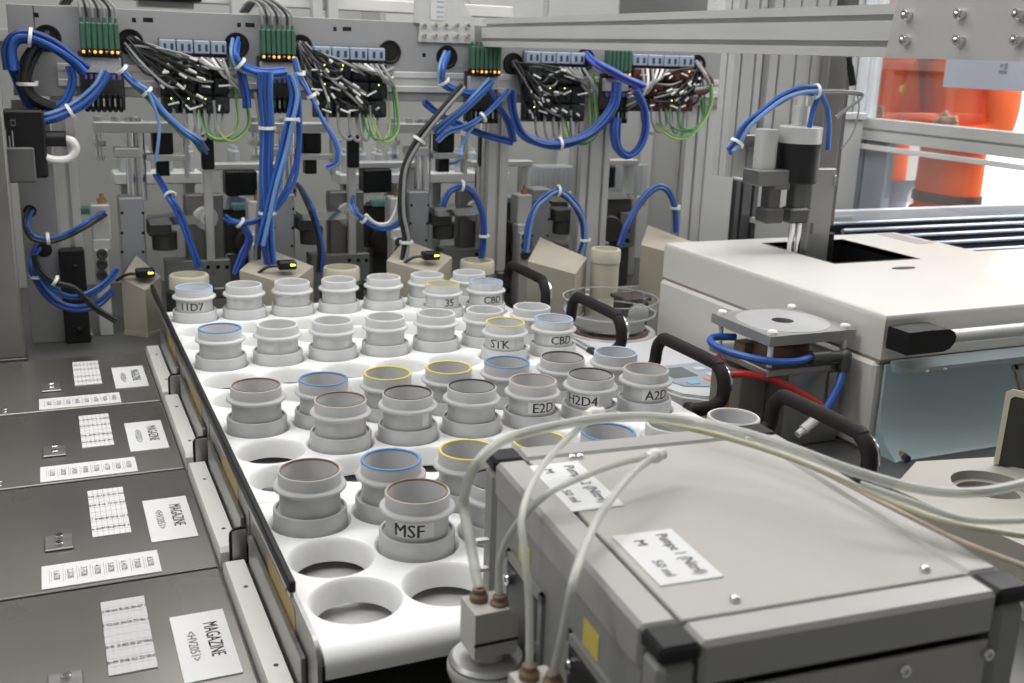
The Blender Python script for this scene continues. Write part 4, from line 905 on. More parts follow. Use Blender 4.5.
bundle('thick black cable loom looping down from the far left opening', [(47, 38, 2.45), (36, 50), (28, 66), (27, 84), (36, 98), (56, 107), (66, 108)], 2.05, 4, .08, [BWI], ties=(3,), name='cable_loom', cat='cables', group='black looms')
bundle('blue hoses fanning from the far left terminal block to the black box', [(108, 72), (100, 86), (86, 101), (70, 111), (55, 117), (44, 120)], 1.85, 5, .06, [BLUE, BLUE, LBLUE], ties=(3,))
bundle('short blue hose pair left of the far left terminal block', [(70, 66), (73, 80), (66, 100), (52, 112), (44, 116)], 2.0, 2, .06, [BLUE])
bundle('blue hoses curling behind the black looms down to the black box', [(12, 66), (19, 84), (26, 100), (34, 108)], 2.15, 2, .06, [BLUE, DBLUE])
bundle('pale blue and green hoses slanting down from the second opening', [(122, 70), (134, 82), (147, 92), (163, 112), (181, 128), (197, 139), (205, 150, 2.7)], 1.9, 4, .05, [LBLUE, BLUE, GWIRE, BLUE], ties=(0, 2))
bundle('single milky tube dropping past the crossbar', [(147, 92), (155, 108), (159, 125), (157, 145), (156, 162)], 1.8, 1, .045, [LBLUE])
bundle('blue hose bundle hanging from the third opening', [(237, 42, 2.4), (235, 55), (240, 64), (252, 71), (268, 74), (286, 72)], 1.9, 5, .055, [BLUE, BLUE, LBLUE], ties=(2,))
bundle('short blue hose stub hanging below the third opening', [(240, 60), (244, 80), (247, 96), (248, 108)], 2.0, 2, .06, [BLUE, DBLUE])
bundle('thick vertical blue hose bundle in the middle of the back left', [(266, 72), (266, 95), (267, 128), (266, 170), (267, 213), (268, 240), (271, 264)], 1.7, 8, .06, [BLUE, BLUE, DBLUE, LBLUE], ties=(2, 4))
bundle('blue hose bundle crossing down beside the thick vertical bundle', [(291, 74), (296, 95), (292, 119), (285, 150), (276, 185), (268, 220), (262, 245)], 1.55, 5, .06, [BLUE, LBLUE, BLUE], ties=(2,))
bundle('thin blue hoses sagging right of the thick vertical bundle', [(295, 76), (300, 110), (299, 150), (293, 180), (280, 205), (270, 214)], 1.65, 2, .055, [BLUE])
bundle('pale hose group slanting right with red fittings', [(294, 58), (300, 74), (311, 96), (323, 120), (333, 136), (339, 150), (337, 163), (326, 168)], 1.75, 3, .045, [LBLUE, BLUE, WWI], ties=(1, 2))
bundle('black and grey cables behind the thick vertical blue hoses', [(258, 92), (262, 125), (263, 165), (260, 215), (258, 262)], 1.95, 3, .055, [BWI, GWI], name='cable_loom', cat='cables', group='black looms')
bundle('tangled blue hoses left of the thick vertical bundle', [(228, 220), (240, 223), (250, 238), (244, 255), (237, 275)], 1.8, 4, .05, [BLUE, DBLUE], ties=(1,))
bundle('short blue hoses looping at the valve cluster', [(225, 216), (235, 222), (250, 222), (262, 218)], 1.75, 2, .05, [BLUE])
bundle('pair of blue hoses behind the second lift block', [(300, 186, 4.3), (310, 205), (318, 228), (322, 250), (321, 272)], 2.3, 2, .06, [BLUE, BWI])
bundle('blue hose curl at the middle valve cluster', [(352, 195, 4.2), (354, 209), (364, 219), (380, 228), (396, 224), (404, 214)], 1.8, 3, .05, [LBLUE, BLUE], ties=(2,))
bundle('white hose loop at the middle valve cluster', [(366, 214), (376, 223), (388, 222), (396, 210), (399, 196)], 1.7, 1, .045, [WWI])
bundle('blue hose bundle dropping from the opening beside the gusset plate', [(448, 54, 2.4), (443, 68), (444, 82), (458, 90), (475, 92), (490, 84)], 1.9, 4, .055, [BLUE, BLUE, LBLUE], ties=(2,))
bundle('long black and white cable trunk curving down in the middle', [(463, 86), (440, 114), (419, 140), (406, 166), (402, 190), (403, 215), (406, 242), (400, 275)], 1.6, 6, .055, [BWI, GWI, BWI, BWI, BLUE, BWI, WWI], ties=(2, 6), name='cable_loom', cat='cables', group='black looms')
bundle('pale blue hoses sweeping down left from the right terminal block', [(492, 82), (478, 96), (461, 112), (444, 126), (436, 134)], 1.7, 5, .055, [LBLUE, BLUE])
bundle('pale blue hose fan sweeping towards the lower left', [(509, 90), (497, 104), (483, 117), (466, 126), (448, 132), (438, 142)], 1.55, 3, .05, [LBLUE, BLUE], ties=(2,))
bundle('single blue hose hanging down to the right valve', [(484, 116), (470, 130), (463, 146), (459, 160), (446, 165, 5.2)], 1.6, 1, .055, [LBLUE])
bundle('dark blue hose arc running right behind the posts', [(424, 102), (440, 114), (458, 124), (485, 134), (512, 141)], 2.35, 3, .06, [DBLUE, BLUE])
bundle('blue hoses falling steeply right of the right terminal block', [(488, 88), (498, 104), (508, 122), (514, 142)], 1.9, 3, .055, [BLUE, DBLUE])
bundle('wide blue hose arc hanging under the valve module', [(512, 90), (514, 112), (522, 132), (540, 142), (560, 144), (585, 136), (604, 120), (614, 102), (617, 82)], 1.7, 5, .06, [BLUE, DBLUE, BLUE], ties=(4,))
bundle('violet blue hose bundle from the opening under the beam', [(586, 56, 2.4), (598, 64), (612, 72), (628, 80), (643, 87)], 1.75, 6, .06, [PURP, BLUE, PURP])
bundle('violet blue hose loop hanging under the reddish module', [(636, 90), (645, 108), (646, 130), (640, 148), (628, 156), (618, 148), (615, 132), (617, 118)], 1.65, 5, .055, [PURP, BLUE, DBLUE])
bundle('low blue hose arch beside the first right post', [(441, 206), (449, 191), (462, 186), (474, 194), (483, 214), (484, 236), (481, 258)], 1.9, 3, .055, [BLUE, DBLUE, BWI], ties=(2, 5))
bundle('low blue hose arch between the two right posts', [(525, 252), (528, 228), (534, 209), (545, 197), (558, 191), (572, 200), (583, 219), (585, 240), (582, 254)], 1.9, 4, .055, [BLUE, LBLUE, DBLUE], ties=(4, 7))
bundle('low blue hose arch furthest right by the beige hood', [(619, 246), (627, 224), (641, 201), (656, 187), (668, 190), (675, 208), (676, 232)], 1.9, 3, .06, [BLUE, DBLUE], ties=(5,))
bundle('blue and white hose hanging from the beam beside the gripper', [(741, 54), (733, 70), (730, 88), (737, 106), (747, 122), (747, 136)], -2.2, 2, .075, [BLUE, LBLUE], ties=(4,))
bundle('blue hose bundle swinging to the black gripper', [(816, 91), (800, 92), (782, 99), (764, 112), (746, 127), (737, 143), (730, 152)], -3.9, 5, .055, [BLUE, LBLUE, BLUE, GWI], ties=(0, 5))
bundle('short blue hose entering the gripper on the left', [(820, 94), (814, 108), (810, 124), (808, 137)], -3.9, 1, .07, [BLUE])
bundle('short blue hose entering the gripper on the right', [(821, 94), (827, 108), (830, 126), (828, 150)], -3.9, 1, .07, [BLUE])
bundle('grey sensor cable bent around above the gripper', [(817, 92), (840, 92), (860, 93), (862, 98), (850, 107), (836, 118)], -3.7, 2, .035, [GWI], name='cable_loom', cat='cables', group='grey cables')
bundle('thin grey cable arcing down beside the gripper column', [(858, 94), (859, 110), (854, 132), (842, 150)], -3.5, 1, .025, [GWI], name='cable_loom', cat='cables', group='grey cables')
bundle('milky curved tube left of the gripper', [(725, 130), (719, 150), (722, 168), (735, 178), (752, 180)], 1.5, 1, .06, [FROST])
bundle('blue and black hoses from the upper hole in the grey side sheet', [(30, 211, 2.4), (27, 224), (33, 236), (48, 239), (66, 234), (86, 223), (104, 212, 2.95)], 1.9, 3, .05, [BLUE, BWI, BLUE], ties=(3,))
bundle('blue hoses from the lower hole in the grey side sheet', [(38, 248, 2.4), (33, 262), (36, 277), (52, 298), (72, 307), (95, 304), (112, 290)], 1.75, 3, .055, [BLUE, DBLUE], ties=(2,))
bundle('blue hoses sagging across the black switch box', [(40, 270), (52, 288), (72, 296), (92, 292), (108, 280), (116, 268)], 1.6, 2, .05, [BLUE])
bundle('black cable running across the black switch box', [(34, 255), (40, 270), (55, 281), (75, 288), (95, 306), (117, 321)], 1.5, 2, .05, [BWI], ties=(2,), name='cable_loom', cat='cables', group='black looms')
bundle('blue hoses slanting behind the silver arm of the first station', [(158, 176, 3.6), (170, 196), (182, 218), (190, 242), (200, 266)], 2.35, 3, .055, [BLUE, BLUE, LBLUE], ties=(1,))
bundle('dark red wrapped cable from the far right opening', [(697, 64, 2.4), (706, 74), (711, 84), (706, 90), (694, 92)], 1.9, 3, .07, [mat('dark_red_wrap', (.10, .035, .03), 0, .6), GWI], name='cable_loom', cat='cables', group='grey cables')
bundle('yellow green earth wires arcing from the reddish module', [(711, 84), (712, 104), (703, 124), (688, 137), (672, 137), (656, 124)], 1.75, 2, .035, [YGREEN, GWIRE], name='cable_loom', cat='cables', group='green earth wires')
# ================================================================ stations behind the racks
YS = 3.3
B2 = lambda px, py, y=YS: at(px, py, y=y)
def bx(px0, py0, px1, py1, y, d, ch=.02, z0=None):
    a, b = B2(px0, py0, y), B2(px1, py1, y)
    return (a.x, y, z0 if z0 is not None else b.z), (b.x, y+d, a.z)
def station():
    t = thing('lift_station', 'lift station with grey block and twin guide rods furthest left', 'lift station', (-.5, YS, DECK), 'lift stations along the back')
    mb = MB().box(*bx(118, 198, 147, 260, YS, .6, z0=DECK), .03)
    part('lift_block', mb, mat('lift_block_grey', (.42, .43, .45), .4, .45, .03, 5), t)
    mb = MB()
    for px in (122, 143):
        for py in (213, 233, 252): c = B2(px, py, YS); mb.lathe((c.x, YS, c.z), [(0, .006), (.035, .006), (.035, 0)], 10, (0, -1, 0))
    part('screw', mb, BLACK, t)
    for px in (128, 138):
        a, b = B2(px, 118, YS+.3), B2(px, 200, YS+.3); part('guide_rod', MB().cyl((a.x, YS+.3, b.z), (a.x, YS+.3, a.z), .11, None, 14), CHROME, t)
    part('bearing_block', MB().box(*bx(114, 148, 141, 158, YS+.05, .5), .03), ALU, t)
    part('crossbar', MB().box(*bx(93, 122, 178, 133, YS+.05, .5), .02), ALU, t)
    for px in (98, 116, 133): c = B2(px, 122, YS+.3); part('rod_end', MB().cyl((c.x, YS+.3, c.z), (c.x, YS+.3, c.z+.13), .1, None, 12), ALU, t)
    c = B2(98, 133, YS+.3); part('stop_bolt', MB().cyl((c.x, YS+.3, c.z-.2), (c.x, YS+.3, c.z), .07, None, 10).cyl((c.x, YS+.3, c.z-.28), (c.x, YS+.3, c.z-.16), .15, None, 6).cyl((c.x, YS+.3, c.z-.55), (c.x, YS+.3, c.z-.28), .06, None, 10).cyl((c.x, YS+.3, c.z-.6), (c.x, YS+.3, c.z-.5), .12, None, 6), CHROME, t)
    part('motor', MB().box(*bx(152, 126, 174, 155, YS+.2, .5), .05).box(*bx(156, 155, 170, 176, YS+.3, .3), .02), BLACK, t, 'black motor')
    part('motor_mount', MB().box(*bx(146, 155, 190, 161, YS+.1, .5), .02).box(*bx(184, 135, 190, 178, YS+.1, .3), .02), ALU, t)
    a = B2(148, 222, YS); b = B2(190, 208, YS)
    part('arm', MB().prism([(0, 0), (1.0, 0), (1.08, .06), (.95, .2), (0, .14)], (a.x, YS-.5, a.z), (1, 0, 0), (0, .25, 1), (0, .7, 0)), CHROME, t, 'silver arm plate')
    part('arm_support', MB().box(*bx(148, 222, 172, 236, YS-.2, .6), .03).cyl((a.x+.35, YS+.1, a.z-.65), (a.x+.35, YS+.1, a.z-.25), .28, None, 16), DARK, t)
    part('gear_housing', MB().box(*bx(184, 195, 226, 270, YS+.3, .35, z0=DECK+1.0), .03), mat('gear_housing_steel', (.25, .245, .235), .7, .42, .08, 5), t)
    part('gear_base', MB().box(*bx(166, 262, 232, 300, YS+.1, .6, z0=DECK), .02), mat('gear_base_grey', (.30, .30, .30), .5, .5), t)
    mb = MB()
    for px in (208, 218, 227): c = B2(px, 267, YS+.1); mb.lathe((c.x, YS+.1, c.z), [(0, .006), (.05, .006), (.05, 0)], 10, (0, -1, 0))
    part('base_hole', mb, BLACK, t)
    c = B2(205, 218, YS+.3); h = part('hub', MB().lathe((c.x, YS+.3, c.z), [(.29, 0), (.29, .08), (.25, .11), (.14, .11), (.13, .18), (.06, .18), (.05, .1), (0, .1)], 28, (0, -1, 0)), ALU, t, 'round metal hub')
    c2 = B2(186, 250, YS-.1)
    part('valve_body', MB().box(*bx(94, 250, 110, 280, YS-.6, .5, z0=DECK), .02).box(*bx(90, 205, 112, 240, YS-.4, .5), .03).box(*bx(92, 240, 111, 250, YS-.5, .4), .02), ALU, t, 'valve column')
    for py in (254, 264, 275):
        c = B2(102, py, YS-.6); part('valve_knob', MB().lathe((c.x, YS-.6, c.z), [(.12, 0), (.12, .07), (.07, .08), (.05, .04), (0, .04)], 14, (0, -1, 0)), DARK, t)
    c = B2(102, 205, YS-.2); part('fitting', MB().cyl((c.x, YS-.2, c.z), (c.x, YS-.2, c.z+.14), .1, None, 8).cyl((c.x, YS-.2, c.z+.14), (c.x, YS-.2, c.z+.25), .05, None, 8), BRASS, t, 'brass fitting')
    part('teal_tray', MB().box(*bx(78, 208, 108, 214, YS+.4, .3), .02), mat('teal_tray', (.16, .33, .32), 0, .5), t, 'teal tray')
    c = B2(208, 152, YS-.1); part('sensor', MB().box((c.x-.14, YS-.1, c.z-.4), (c.x+.14, YS+.1, c.z+.38), .03), BLACK, t, 'black sensor')
    part('sensor_stand', MB().box((c.x-.1, YS+.1, DECK+1), (c.x+.1, YS+.25, c.z+.2), .02), ALU, t)
    return t
ST = station()
dup(ST, (3.4, 0, 0), 'lift station behind the thick vertical blue hoses')
dup(ST, (6.8, 0, 0), 'lift station with silver arm behind the long curving cable trunk')
dup(ST, (10.2, 0, 0), 'lift station seen between the two right aluminium posts', skip=('arm', 'crossbar', 'bearing_block', 'rod_end', 'stop_bolt', 'guide_rod', 'motor', 'motor_mount', 'sensor', 'sensor_stand'))
# ---------------------------------------------------------------- beige hoods with sensors
def hood(cx, cy, s, zlow, zhigh, lab, sensor=True):
    t = thing('beige_hood', lab, 'hood', (cx, cy, DECK), 'beige hoods behind the racks')
    P = [(-s, -.15*s), (.1*s, -s), (s, .05*s), (-.1*s, s)]; zs = [zlow+.22, zlow, zlow+.2, zhigh]
    vs = [(cx+x, cy+y, DECK) for x, y in P]+[(cx+x, cy+y, z) for (x, y), z in zip(P, zs)]
    part('cover', MB().add(vs, [(3, 2, 1, 0), (4, 5, 6, 7)]+[(i, (i+1) % 4, 4+(i+1) % 4, 4+i) for i in range(4)]), BEIGE, t)
    part('foot_flange', MB().add([(cx+x*1.06, cy+y*1.06, z) for z in (DECK, DECK+.08) for x, y in P], [(3, 2, 1, 0), (4, 5, 6, 7)]+[(i, (i+1) % 4, 4+(i+1) % 4, 4+i) for i in range(4)]), BEIGE, t)
    if sensor:
        sx, sy, sz = cx+.18*s, cy-.45*s, zlow+.27
        q = part('sensor', MB().box((sx-.2, sy-.12, sz-.02), (sx+.2, sy+.16, sz+.17), .03), BLACK, t, 'small black sensor')
        part('sensor_light', MB().ball((sx+.08, sy-.115, sz+.09), .028).ball((sx+.14, sy-.115, sz+.09), .025), LED, q, 'yellow green light')
        part('sensor_cable', MB().tube([(sx-.2, sy, sz+.07), (sx-.4, sy+.05, sz+.04), (sx-.6, sy+.15, sz-.1)], .035, 6), BWI, q)
    return t
hood(-.80, 2.74, .42, .12, .75, 'leftmost beige hood with lit sensor behind the black rail')
hood(2.0, 1.6, .84, .42, .95, 'beige hood with lit sensor behind the farthest ring row, left of centre')
hood(5.36, 1.6, .84, .48, 1.0, 'beige hood with lit sensor below the curving cable trunk')
hood(8.92, 1.45, .86, .33, .95, 'plain beige hood left of the tall beige canister', False)
hood(12.25, 1.75, .84, .55, 1.1, 'plain beige hood partly hidden by the white instrument', False)
# ---------------------------------------------------------------- canisters
def canister(x, y, r, z0, z1, lab, tall=False):
    t = thing('beige_canister', lab, 'canister', (x, y, DECK), 'beige canisters behind the racks')
    part('body', MB().lathe((x, y, 0), [(0, z0), (r, z0), (r, z1-.35), (r*1.06, z1-.33), (r*1.06, z1-.04), (r, z1), (r*.86, z1), (r*.84, z1-.25), (0, z1-.25)], 32), BEIGEL, t)
    if tall: part('base_flange', MB().lathe((x, y, 0), [(r*1.0, DECK), (r*1.3, DECK), (r*1.3, z0+.25), (r*1.2, z0+.3), (r*1.0, z0+.3)], 32), BEIGEL, t)
    else:
        part('holder', MB().lathe((x, y, 0), [(0, DECK), (r*1.5, DECK), (r*1.5, DECK+.15), (r*1.25, DECK+.2), (r*1.25, z0+.3), (r*1.1, z0+.36), (r*.9, z0+.36)], 28), mat('holder_black_green', (.03, .035, .032), .1, .5), t, 'dark holder')
        part('clamp_lever', MB().box((x+r*1.2, y-.15, z0+.1), (x+r*1.9, y+.1, z0+.35), .03), DARK, t)
canister(.12, 1.75, .4, -.1, .55, 'beige canister in a dark holder behind the leftmost ring')
canister(3.52, 1.75, .4, -.1, .55, 'beige canister in a dark holder behind the fourth back ring')
canister(6.9, 1.75, .4, -.1, .55, 'beige canister in a dark holder behind the rightmost back ring')
canister(10.2, 1.3, .36, DECK, .78, 'tall plain beige canister beside the draft shield ring', True)
t = thing('front_guide_profile', 'aluminium guide profile lying behind the tall beige canister', 'profile', (12, 2.2, DECK))
part('profile', MB().box((9.7, 2.0, DECK), (15.5, 2.35, DECK+.4), .03).box((9.7, 2.1, DECK+.4), (15.5, 2.25, DECK+.5), .02), ALU, t)
# ---------------------------------------------------------------- rear shelves and clear tubes
def vial_rack(x0, x1, y, z, lab, n, tall=.6):
    t = thing('vial_rack', lab, 'vial rack', ((x0+x1)/2, y+.4, DECK), 'white vial racks on the rear shelf')
    part('tray', MB().box((x0, y, z-.28), (x1, y+.9, z), .03), mat('tray_white', (.74, .74, .73), 0, .5), t)
    part('support', MB().box((x0+.15, y+.3, DECK), (x0+.4, y+.6, z-.28), .02), ALU, t); part('support', MB().box((x1-.4, y+.3, DECK), (x1-.15, y+.6, z-.28), .02), ALU, t)
    for i in range(n):
        for j in range(2):
            xx = x0+(x1-x0)*(i+.5)/n; yy = y+.25+.4*j
            part('vial', MB().lathe((xx, yy, z), [(0, 0), (.11, .02), (.12, tall*.8), (.08, tall*.86), (.08, tall), (0, tall)], 12), FROST, t)
    return t
zt_ = at(150, 173, y=5.2).z
vial_rack(-1.1, .95, 5.2, zt_, 'white vial rack behind the leftmost lift station', 4)
vial_rack(1.5, 3.2, 5.2, zt_, 'white vial rack behind the thick vertical blue hoses', 3)
vial_rack(4.4, 6.2, 5.2, zt_-.1, 'white vial rack right of the curving cable trunk', 4)
vial_rack(6.9, 9.2, 5.2, zt_-.1, 'white vial rack behind the first right aluminium post', 4)
def tube_tray(px0, px1, py0, py1, y, lab):
    a, b = at(px0, py0, y=y), at(px1, py1, y=y)
    t = thing('tube_tray', lab, 'tube tray', ((a.x+b.x)/2, y, DECK), 'trays of milky tubes on the rear bench')
    part('tray', MB().box((a.x, y, b.z-.3), (b.x, y+1.1, b.z), .03), BEIGEL, t); part('pedestal', MB().box((a.x+.2, y+.2, DECK), (b.x-.2, y+.9, b.z-.3), .02), LGREY, t)
    n = 7
    for i in range(n):
        for j in range(3):
            part('tube', MB().cyl((a.x+(b.x-a.x)*(i+.5)/n, y+.2+.32*j, b.z), (a.x+(b.x-a.x)*(i+.5)/n, y+.2+.32*j, a.z), .13, None, 10), FROST, t)
tube_tray(545, 578, 168, 192, 5.4, 'tray of milky tubes between the two right posts')
tube_tray(608, 648, 166, 196, 5.4, 'tray of milky tubes right of the double post')
# rear partition, upper shelves
t = thing('rear_partition', 'pale partition wall panel behind the lift stations', 'partition', (4, 8.3, DECK))
part('panel', MB().box((-7, 8.1, DECK), (17, 8.3, 5.4), .02), mat('partition_pale', (.38, .38, .365), 0, .6, .03, 2), t)
for x_ in (-4, 1.2, 6.0, 9.6, 12.2, 15.2): part('frame_post', MB().box((x_-.2, 7.95, DECK), (x_+.2, 8.1, 5.4), .02), ALU, t)
part('frame_rail', MB().box((-7, 7.9, 5.3), (17, 8.35, 5.6), .02), ALU, t)
t = thing('upper_frame', 'white horizontal shelf rails above the cable panel', 'frame', (3, 6, 6.3))
for z_, y_ in ((6.35, 6.0), (7.0, 7.0), (7.7, 8.0)): part('shelf_rail', MB().box((-7, y_, z_), (9.5, y_+.4, z_+.32), .03), mat('rail_white', (.66, .655, .63), .1, .5), t)
for x_ in (4.0, 4.4, 2.0): part('upright', MB().box((x_-.13, 5.7, 6.06), (x_+.13, 6.0, 18), .02), ALU, t)
def drive_unit():
    t = thing('drive_unit', 'dark drive unit with round drum behind the leftmost lift station', 'drive unit', (1.9, 4.4, DECK), 'drive units behind the lift stations')
    part('housing', MB().box((1.25, 4.3, DECK), (2.75, 5.1, 1.55), .04), mat('drive_dark', (.12, .12, .115), .5, .45, .1, 5), t)
    part('drum', MB().lathe((1.9, 4.3, .75), [(0, .34), (.36, .34), (.42, .28), (.42, 0)], 28, (0, -1, 0)), mat('drum_dark', (.07, .065, .06), .4, .4), t)
    part('cover_plate', MB().prism([(0, 0), (1.5, 0), (1.6, .1), (.2, .3)], (1.2, 4.1, 1.6), (1, 0, 0), (0, .3, 1), (0, .6, 0)), CHROME, t, 'bright sloping plate')
    part('bracket', MB().box((2.3, 4.15, .2), (2.8, 4.3, 1.2), .02), STEEL, t); part('bracket', MB().box((1.3, 4.2, -.2), (1.6, 4.3, .5), .02), STEEL, t)
    for z_ in (.4, .7, 1.0):
        mb = MB(); bolt(mb, (2.55, 4.15, z_), (0, -1, 0), .07, .06); part('bolt', mb, BLACK, t)
    part('terminal_box', MB().box((1.35, 4.2, 1.9), (2.1, 4.7, 2.5), .04), BLACK, t, 'black terminal box')
    part('bridge', MB().box((1.1, 4.35, 2.5), (2.9, 4.75, 2.66), .02).box((2.6, 4.4, 1.55), (2.8, 4.7, 2.5), .02), ALU, t)
    return t
DU = drive_unit()
dup(DU, (3.4, 0, 0), 'dark drive unit with round drum left of the curving cable trunk')
dup(DU, (6.6, 0, 0), 'dark drive unit with round drum left of the tall beige canister')
dup(DU, (9.9, 0, 0), 'dark drive unit with round drum behind the double aluminium post')
t = thing('dark_rack_unit', 'dark flat unit lying on the rails above the cable panel', 'unit', (.6, 5.6, 6.3)); part('case', MB().box((-.4, 5.0, 6.35), (1.1, 6.0, 6.62), .04).box((-.2, 4.95, 6.42), (.9, 5.0, 6.55), .02), BLACK, t)
part('support', MB().box((-.3, 5.6, 6.2), (1.0, 6.0, 6.35), .02), ALU, t)
t = thing('rear_cabinet', 'pale tall cabinet with drawers far behind the overhead beam', 'cabinet', (12, 14, FLOOR))
part('case', MB().box((8, 13.5, FLOOR), (17, 16, 9.5), .05), mat('cabinet_pale', (.60, .60, .58), 0, .5), t)
for i in range(3): part('door', MB().box((8.1+3*i, 13.4, FLOOR+.5), (10.9+3*i, 13.5, 9.3), .03), mat('cabinet_door', (.66, .66, .64), 0, .5), t)
# ================================================================ two people behind the enclosure window
def skin(name, V, E, R, m, parent, base, sub=2):
    me = bpy.data.meshes.new(name); me.from_pydata([Vector(v)*S for v in V], E, []); me.materials.append(m)
    o = bpy.data.objects.new(name, me); COL.objects.link(o); o.parent = parent
    sm = o.modifiers.new('skin', 'SKIN'); sm.use_smooth_shade = True
    me.skin_vertices[0].data[0].use_root = True
    for i, r in enumerate(R): me.skin_vertices[0].data[i].radius = (r[0]*S, r[1]*S) if isinstance(r, tuple) else (r*S, r*S)
    ss = o.modifiers.new('subsurf', 'SUBSURF'); ss.levels = sub; ss.render_levels = sub
    return o
def person(x, y, lab, pose):
    """facing -x; local u frame: x forward = -x"""
    t = thing('person', lab, 'person', (x, y, FLOOR))
    def arm(s):
        if pose == 'crossed':
            return [(0, 2.0*s, 14.3), (-.1, 2.35*s, 13.2), (-.2, 2.45*s, 11.6), (-1.3, 1.2*s, 11.5+.25*s), (-1.6, -.6*s, 11.7+.25*s)]
        return [(0, 2.0*s, 14.3), (.05, 2.35*s, 13.2), (.1, 2.55*s, 11.4), (-.5, 2.55*s, 9.9), (-1.0, 2.4*s, 8.9)]
    # skin: head, neck, hands
    V = [(0, 0, 9.5), (0, 0, 12), (0, 0, 14.2), (-.1, 0, 15.2), (-.15, 0, 15.9), (-.2, 0, 16.7), (-.12, 0, 17.4)]
    E = [(i, i+1) for i in range(6)]; R = [.8, .9, .9, .52, .72, (.78, .92), (.62, .72)]
    for s in (-1, 1):
        n = len(V); a = arm(s); V += a; E += [(2, n)]+[(n+i, n+i+1) for i in range(4)]; R += [.5, .42, .36, .3, .24]
        # hand: palm plus five fingers
        w = Vector(a[-1]); d = (w-Vector(a[-2])).normalized(); side = d.cross(Vector((0, 0, 1))); side = side.normalized() if side.length > .1 else Vector((0, 1, 0)); upv = side.cross(d)
        p = len(V); V.append(tuple(w+d*.55)); E.append((n+4, p)); R.append((.3, .2))
        for f in range(5):
            q = len(V); o_ = (f-2)*.16
            if f == 4: r0, L = w+d*.15+upv*.3, .55
            else: r0, L = w+d*.75+upv*o_, (.62, .72, .68, .55)[f]
            V += [tuple(r0), tuple(r0+(d+(upv*.5 if f == 4 else Vector()))*L*.5), tuple(r0+(d*.9+side*.25)*L)]; E += [(p, q), (q, q+1), (q+1, q+2)]; R += [.1, .09, .08]
    for s in (-1, 1):
        n = len(V); V += [(0, .85*s, 8.6), (0, .95*s, 4.8), (.1, 1.0*s, .9), (-.9, 1.1*s, .35)]; E += [(0, n), (n, n+1), (n+1, n+2), (n+2, n+3)]; R += [.8, .55, .36, .33]
    skin('body', V, E, R, SKIN, t, None)
    # jacket
    V = [(0, 0, 7.0), (0, 0, 9.4), (0, 0, 11.4), (0, 0, 13.2), (.02, 0, 14.5), (-.05, 0, 15.1)]; E = [(i, i+1) for i in range(5)]
    R = [(1.2, 1.8), (1.1, 1.7), (1.1, 1.75), (1.12, 1.9), (.9, 1.5), (.62, .75)]
    for s in (-1, 1):
        n = len(V); a = arm(s); V += a; E += [(4, n)]+[(n+i, n+i+1) for i in range(4)]; R += [.78, .72, .62, .54, .42]
    j = skin('jacket', V, E, R, ORANGE, t, None); j['label'] = 'orange high visibility jacket'
    V = [(0, 0, 8.8)]; E = []; R = [(1.05, 1.5)]
    for s in (-1, 1):
        n = len(V); V += [(0, .9*s, 7.6), (0, 1.0*s, 4.8), (.1, 1.05*s, 1.0)]; E += [(0, n), (n, n+1), (n+1, n+2)]; R += [1.0, .72, .55]
    j = skin('trousers', V, E, R, TROUS, t, None); j['label'] = 'grey work trousers'
    for s in (-1, 1): skin('shoe', [(.3, 1.05*s, .45), (-.5, 1.1*s, .4), (-1.2, 1.15*s, .32)], [(0, 1), (1, 2)], [.42, .42, .3], BLACK, t, None)
    b = Vector((x, y, FLOOR))
    mb = MB().ball(b+Vector((-.12, 0, 16.95)), .9, (1.0, .93, 1.02)); h = part('hair', mb, HAIR, t, 'dark hair')
    for v in h.data.vertices:
        if v.co.x < -.052: v.co.x = -.052
        if v.co.z < 1.655: v.co.z = 1.655
    for s in (-1, 1):
        e_ = part('eye', MB().ball(b+Vector((-.98, .3*s, 16.7)), .1), WWI, t); part('iris', MB().ball(b+Vector((-1.05, .3*s, 16.7)), .05), BLACK, e_)
        part('ear', MB().ball(b+Vector((-.1, .92*s, 16.6)), .22, (.6, .35, 1.1)), SKIN, t)
    part('nose', MB().ball(b+Vector((-1.08, 0, 16.4)), .17, (1, .8, 1.4)), SKIN, t); part('mouth', MB().ball(b+Vector((-.92, 0, 16.02)), .2, (.5, 1.2, .3)), mat('lips', (.45, .18, .15), 0, .5), t)
    return t, b
p1, b1 = person(36.5, at(889, 90, x=36.5).y, 'person in an orange jacket with two yellow badges behind the window, left', 'crossed')
for px, py in ((904, 89), (921, 95)): part('badge', MB().lathe(at(px, py, x=36.5-1.15), [(0, .16), (.16, .16), (.19, .1), (.19, -.1)], 16, (-1, 0, 0)), mat('badge_yellow', (.85, .7, .05), 0, .4), p1, 'yellow badge')
p2, b2 = person(33, at(960, 100, x=33).y, 'person in an orange jacket with crossed arms behind the window, right', 'crossed')
part('lapel', MB().prism([(0, 0), (.35, 0), (1.25, 2.6), (.75, 2.7)], b2+Vector((-1.15, .5, 12.3)), (0, 1, 0), (.1, 0, 1), (-.12, 0, 0)), ORANGED, p2, 'dark jacket lapel')
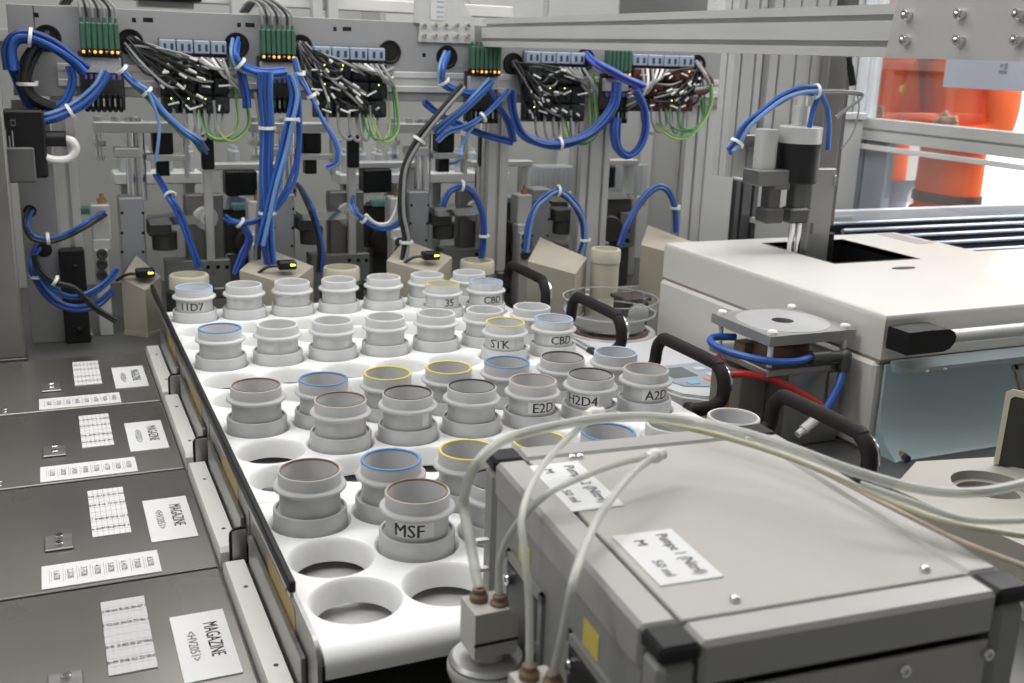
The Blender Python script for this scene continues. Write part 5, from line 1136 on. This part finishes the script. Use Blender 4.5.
for b_, p_, x_ in ((b2, p2, 33),):
    z_ = at(920, 197, x=x_-1.2).z; mb = MB(); n = 32
    rings = [[(b_.x+rx*math.cos(2*PI*i/n), b_.y+rx*1.5*math.sin(2*PI*i/n), z_+h) for i in range(n)] for rx, h in ((1.02, -.22), (1.12, -.2), (1.12, .2), (1.02, .22))]
    mb.add([v for r in rings for v in r], [(a*n+i, a*n+(i+1) % n, (a+1)*n+(i+1) % n, (a+1)*n+i) for a in range(3) for i in range(n)])
    part('band', mb, mat('dark_band', (.12, .06, .05), 0, .7), p_, 'dark band round the jacket')
wm = mat('added_glow', (.9, .92, .95), 0, .5, emit=(1, .99, .97, 2.0))
struct('added_glow_panel', MB().box((45.3, -14, -5), (45.4, 25, 8.5)), wm)  # added glowing panel to whiten the far wall behind the people
# ================================================================ light
def area(name, loc_, size, power, col=(1, 1, 1), rot=(0, 0, 0), sy=None):
    l = bpy.data.lights.new(name, 'AREA'); l.energy = power; l.color = col; l.shape = 'RECTANGLE'; l.size = size; l.size_y = sy or size
    o = bpy.data.objects.new(name, l); COL.objects.link(o); o.location = W(loc_); o.rotation_euler = rot; return o
area('ceiling_lamp_racks', (4, -2, 17.5), 1.8, 23, (1, .995, .985), sy=1.2)
area('ceiling_lamp_front', (0, -15, 17.5), 1.6, 4.5, (1, .995, .985), sy=.35)
area('ceiling_lamp_left', (-12, -9, 17.5), 1.6, 17, (1, .995, .985), sy=.35)
area('ceiling_lamp_right', (15, -8, 17.5), 1.4, 6, (1, .99, .97), sy=.4)
area('ceiling_lamp_rear', (6, 13, 17.5), 1.2, 12, (1, .995, .985), sy=.4)
area('ceiling_lamp_beyond_window', (26, 0, 17.5), 2.0, 40, (1, .99, .98))
area('ceiling_lamp_beyond_window', (38, 2, 17.5), 2.0, 45, (1, .99, .98))
w = bpy.data.worlds.new('world'); bpy.context.scene.world = w; w.use_nodes = True
w.node_tree.nodes['Background'].inputs['Color'].default_value = (.8, .85, .9, 1); w.node_tree.nodes['Background'].inputs['Strength'].default_value = .25
sc = bpy.context.scene
sc.view_settings.view_transform = 'Standard'; sc.view_settings.look = 'None'; sc.view_settings.gamma = 1; sc.view_settings.use_curve_mapping = False
sc.view_settings.exposure = 0.1
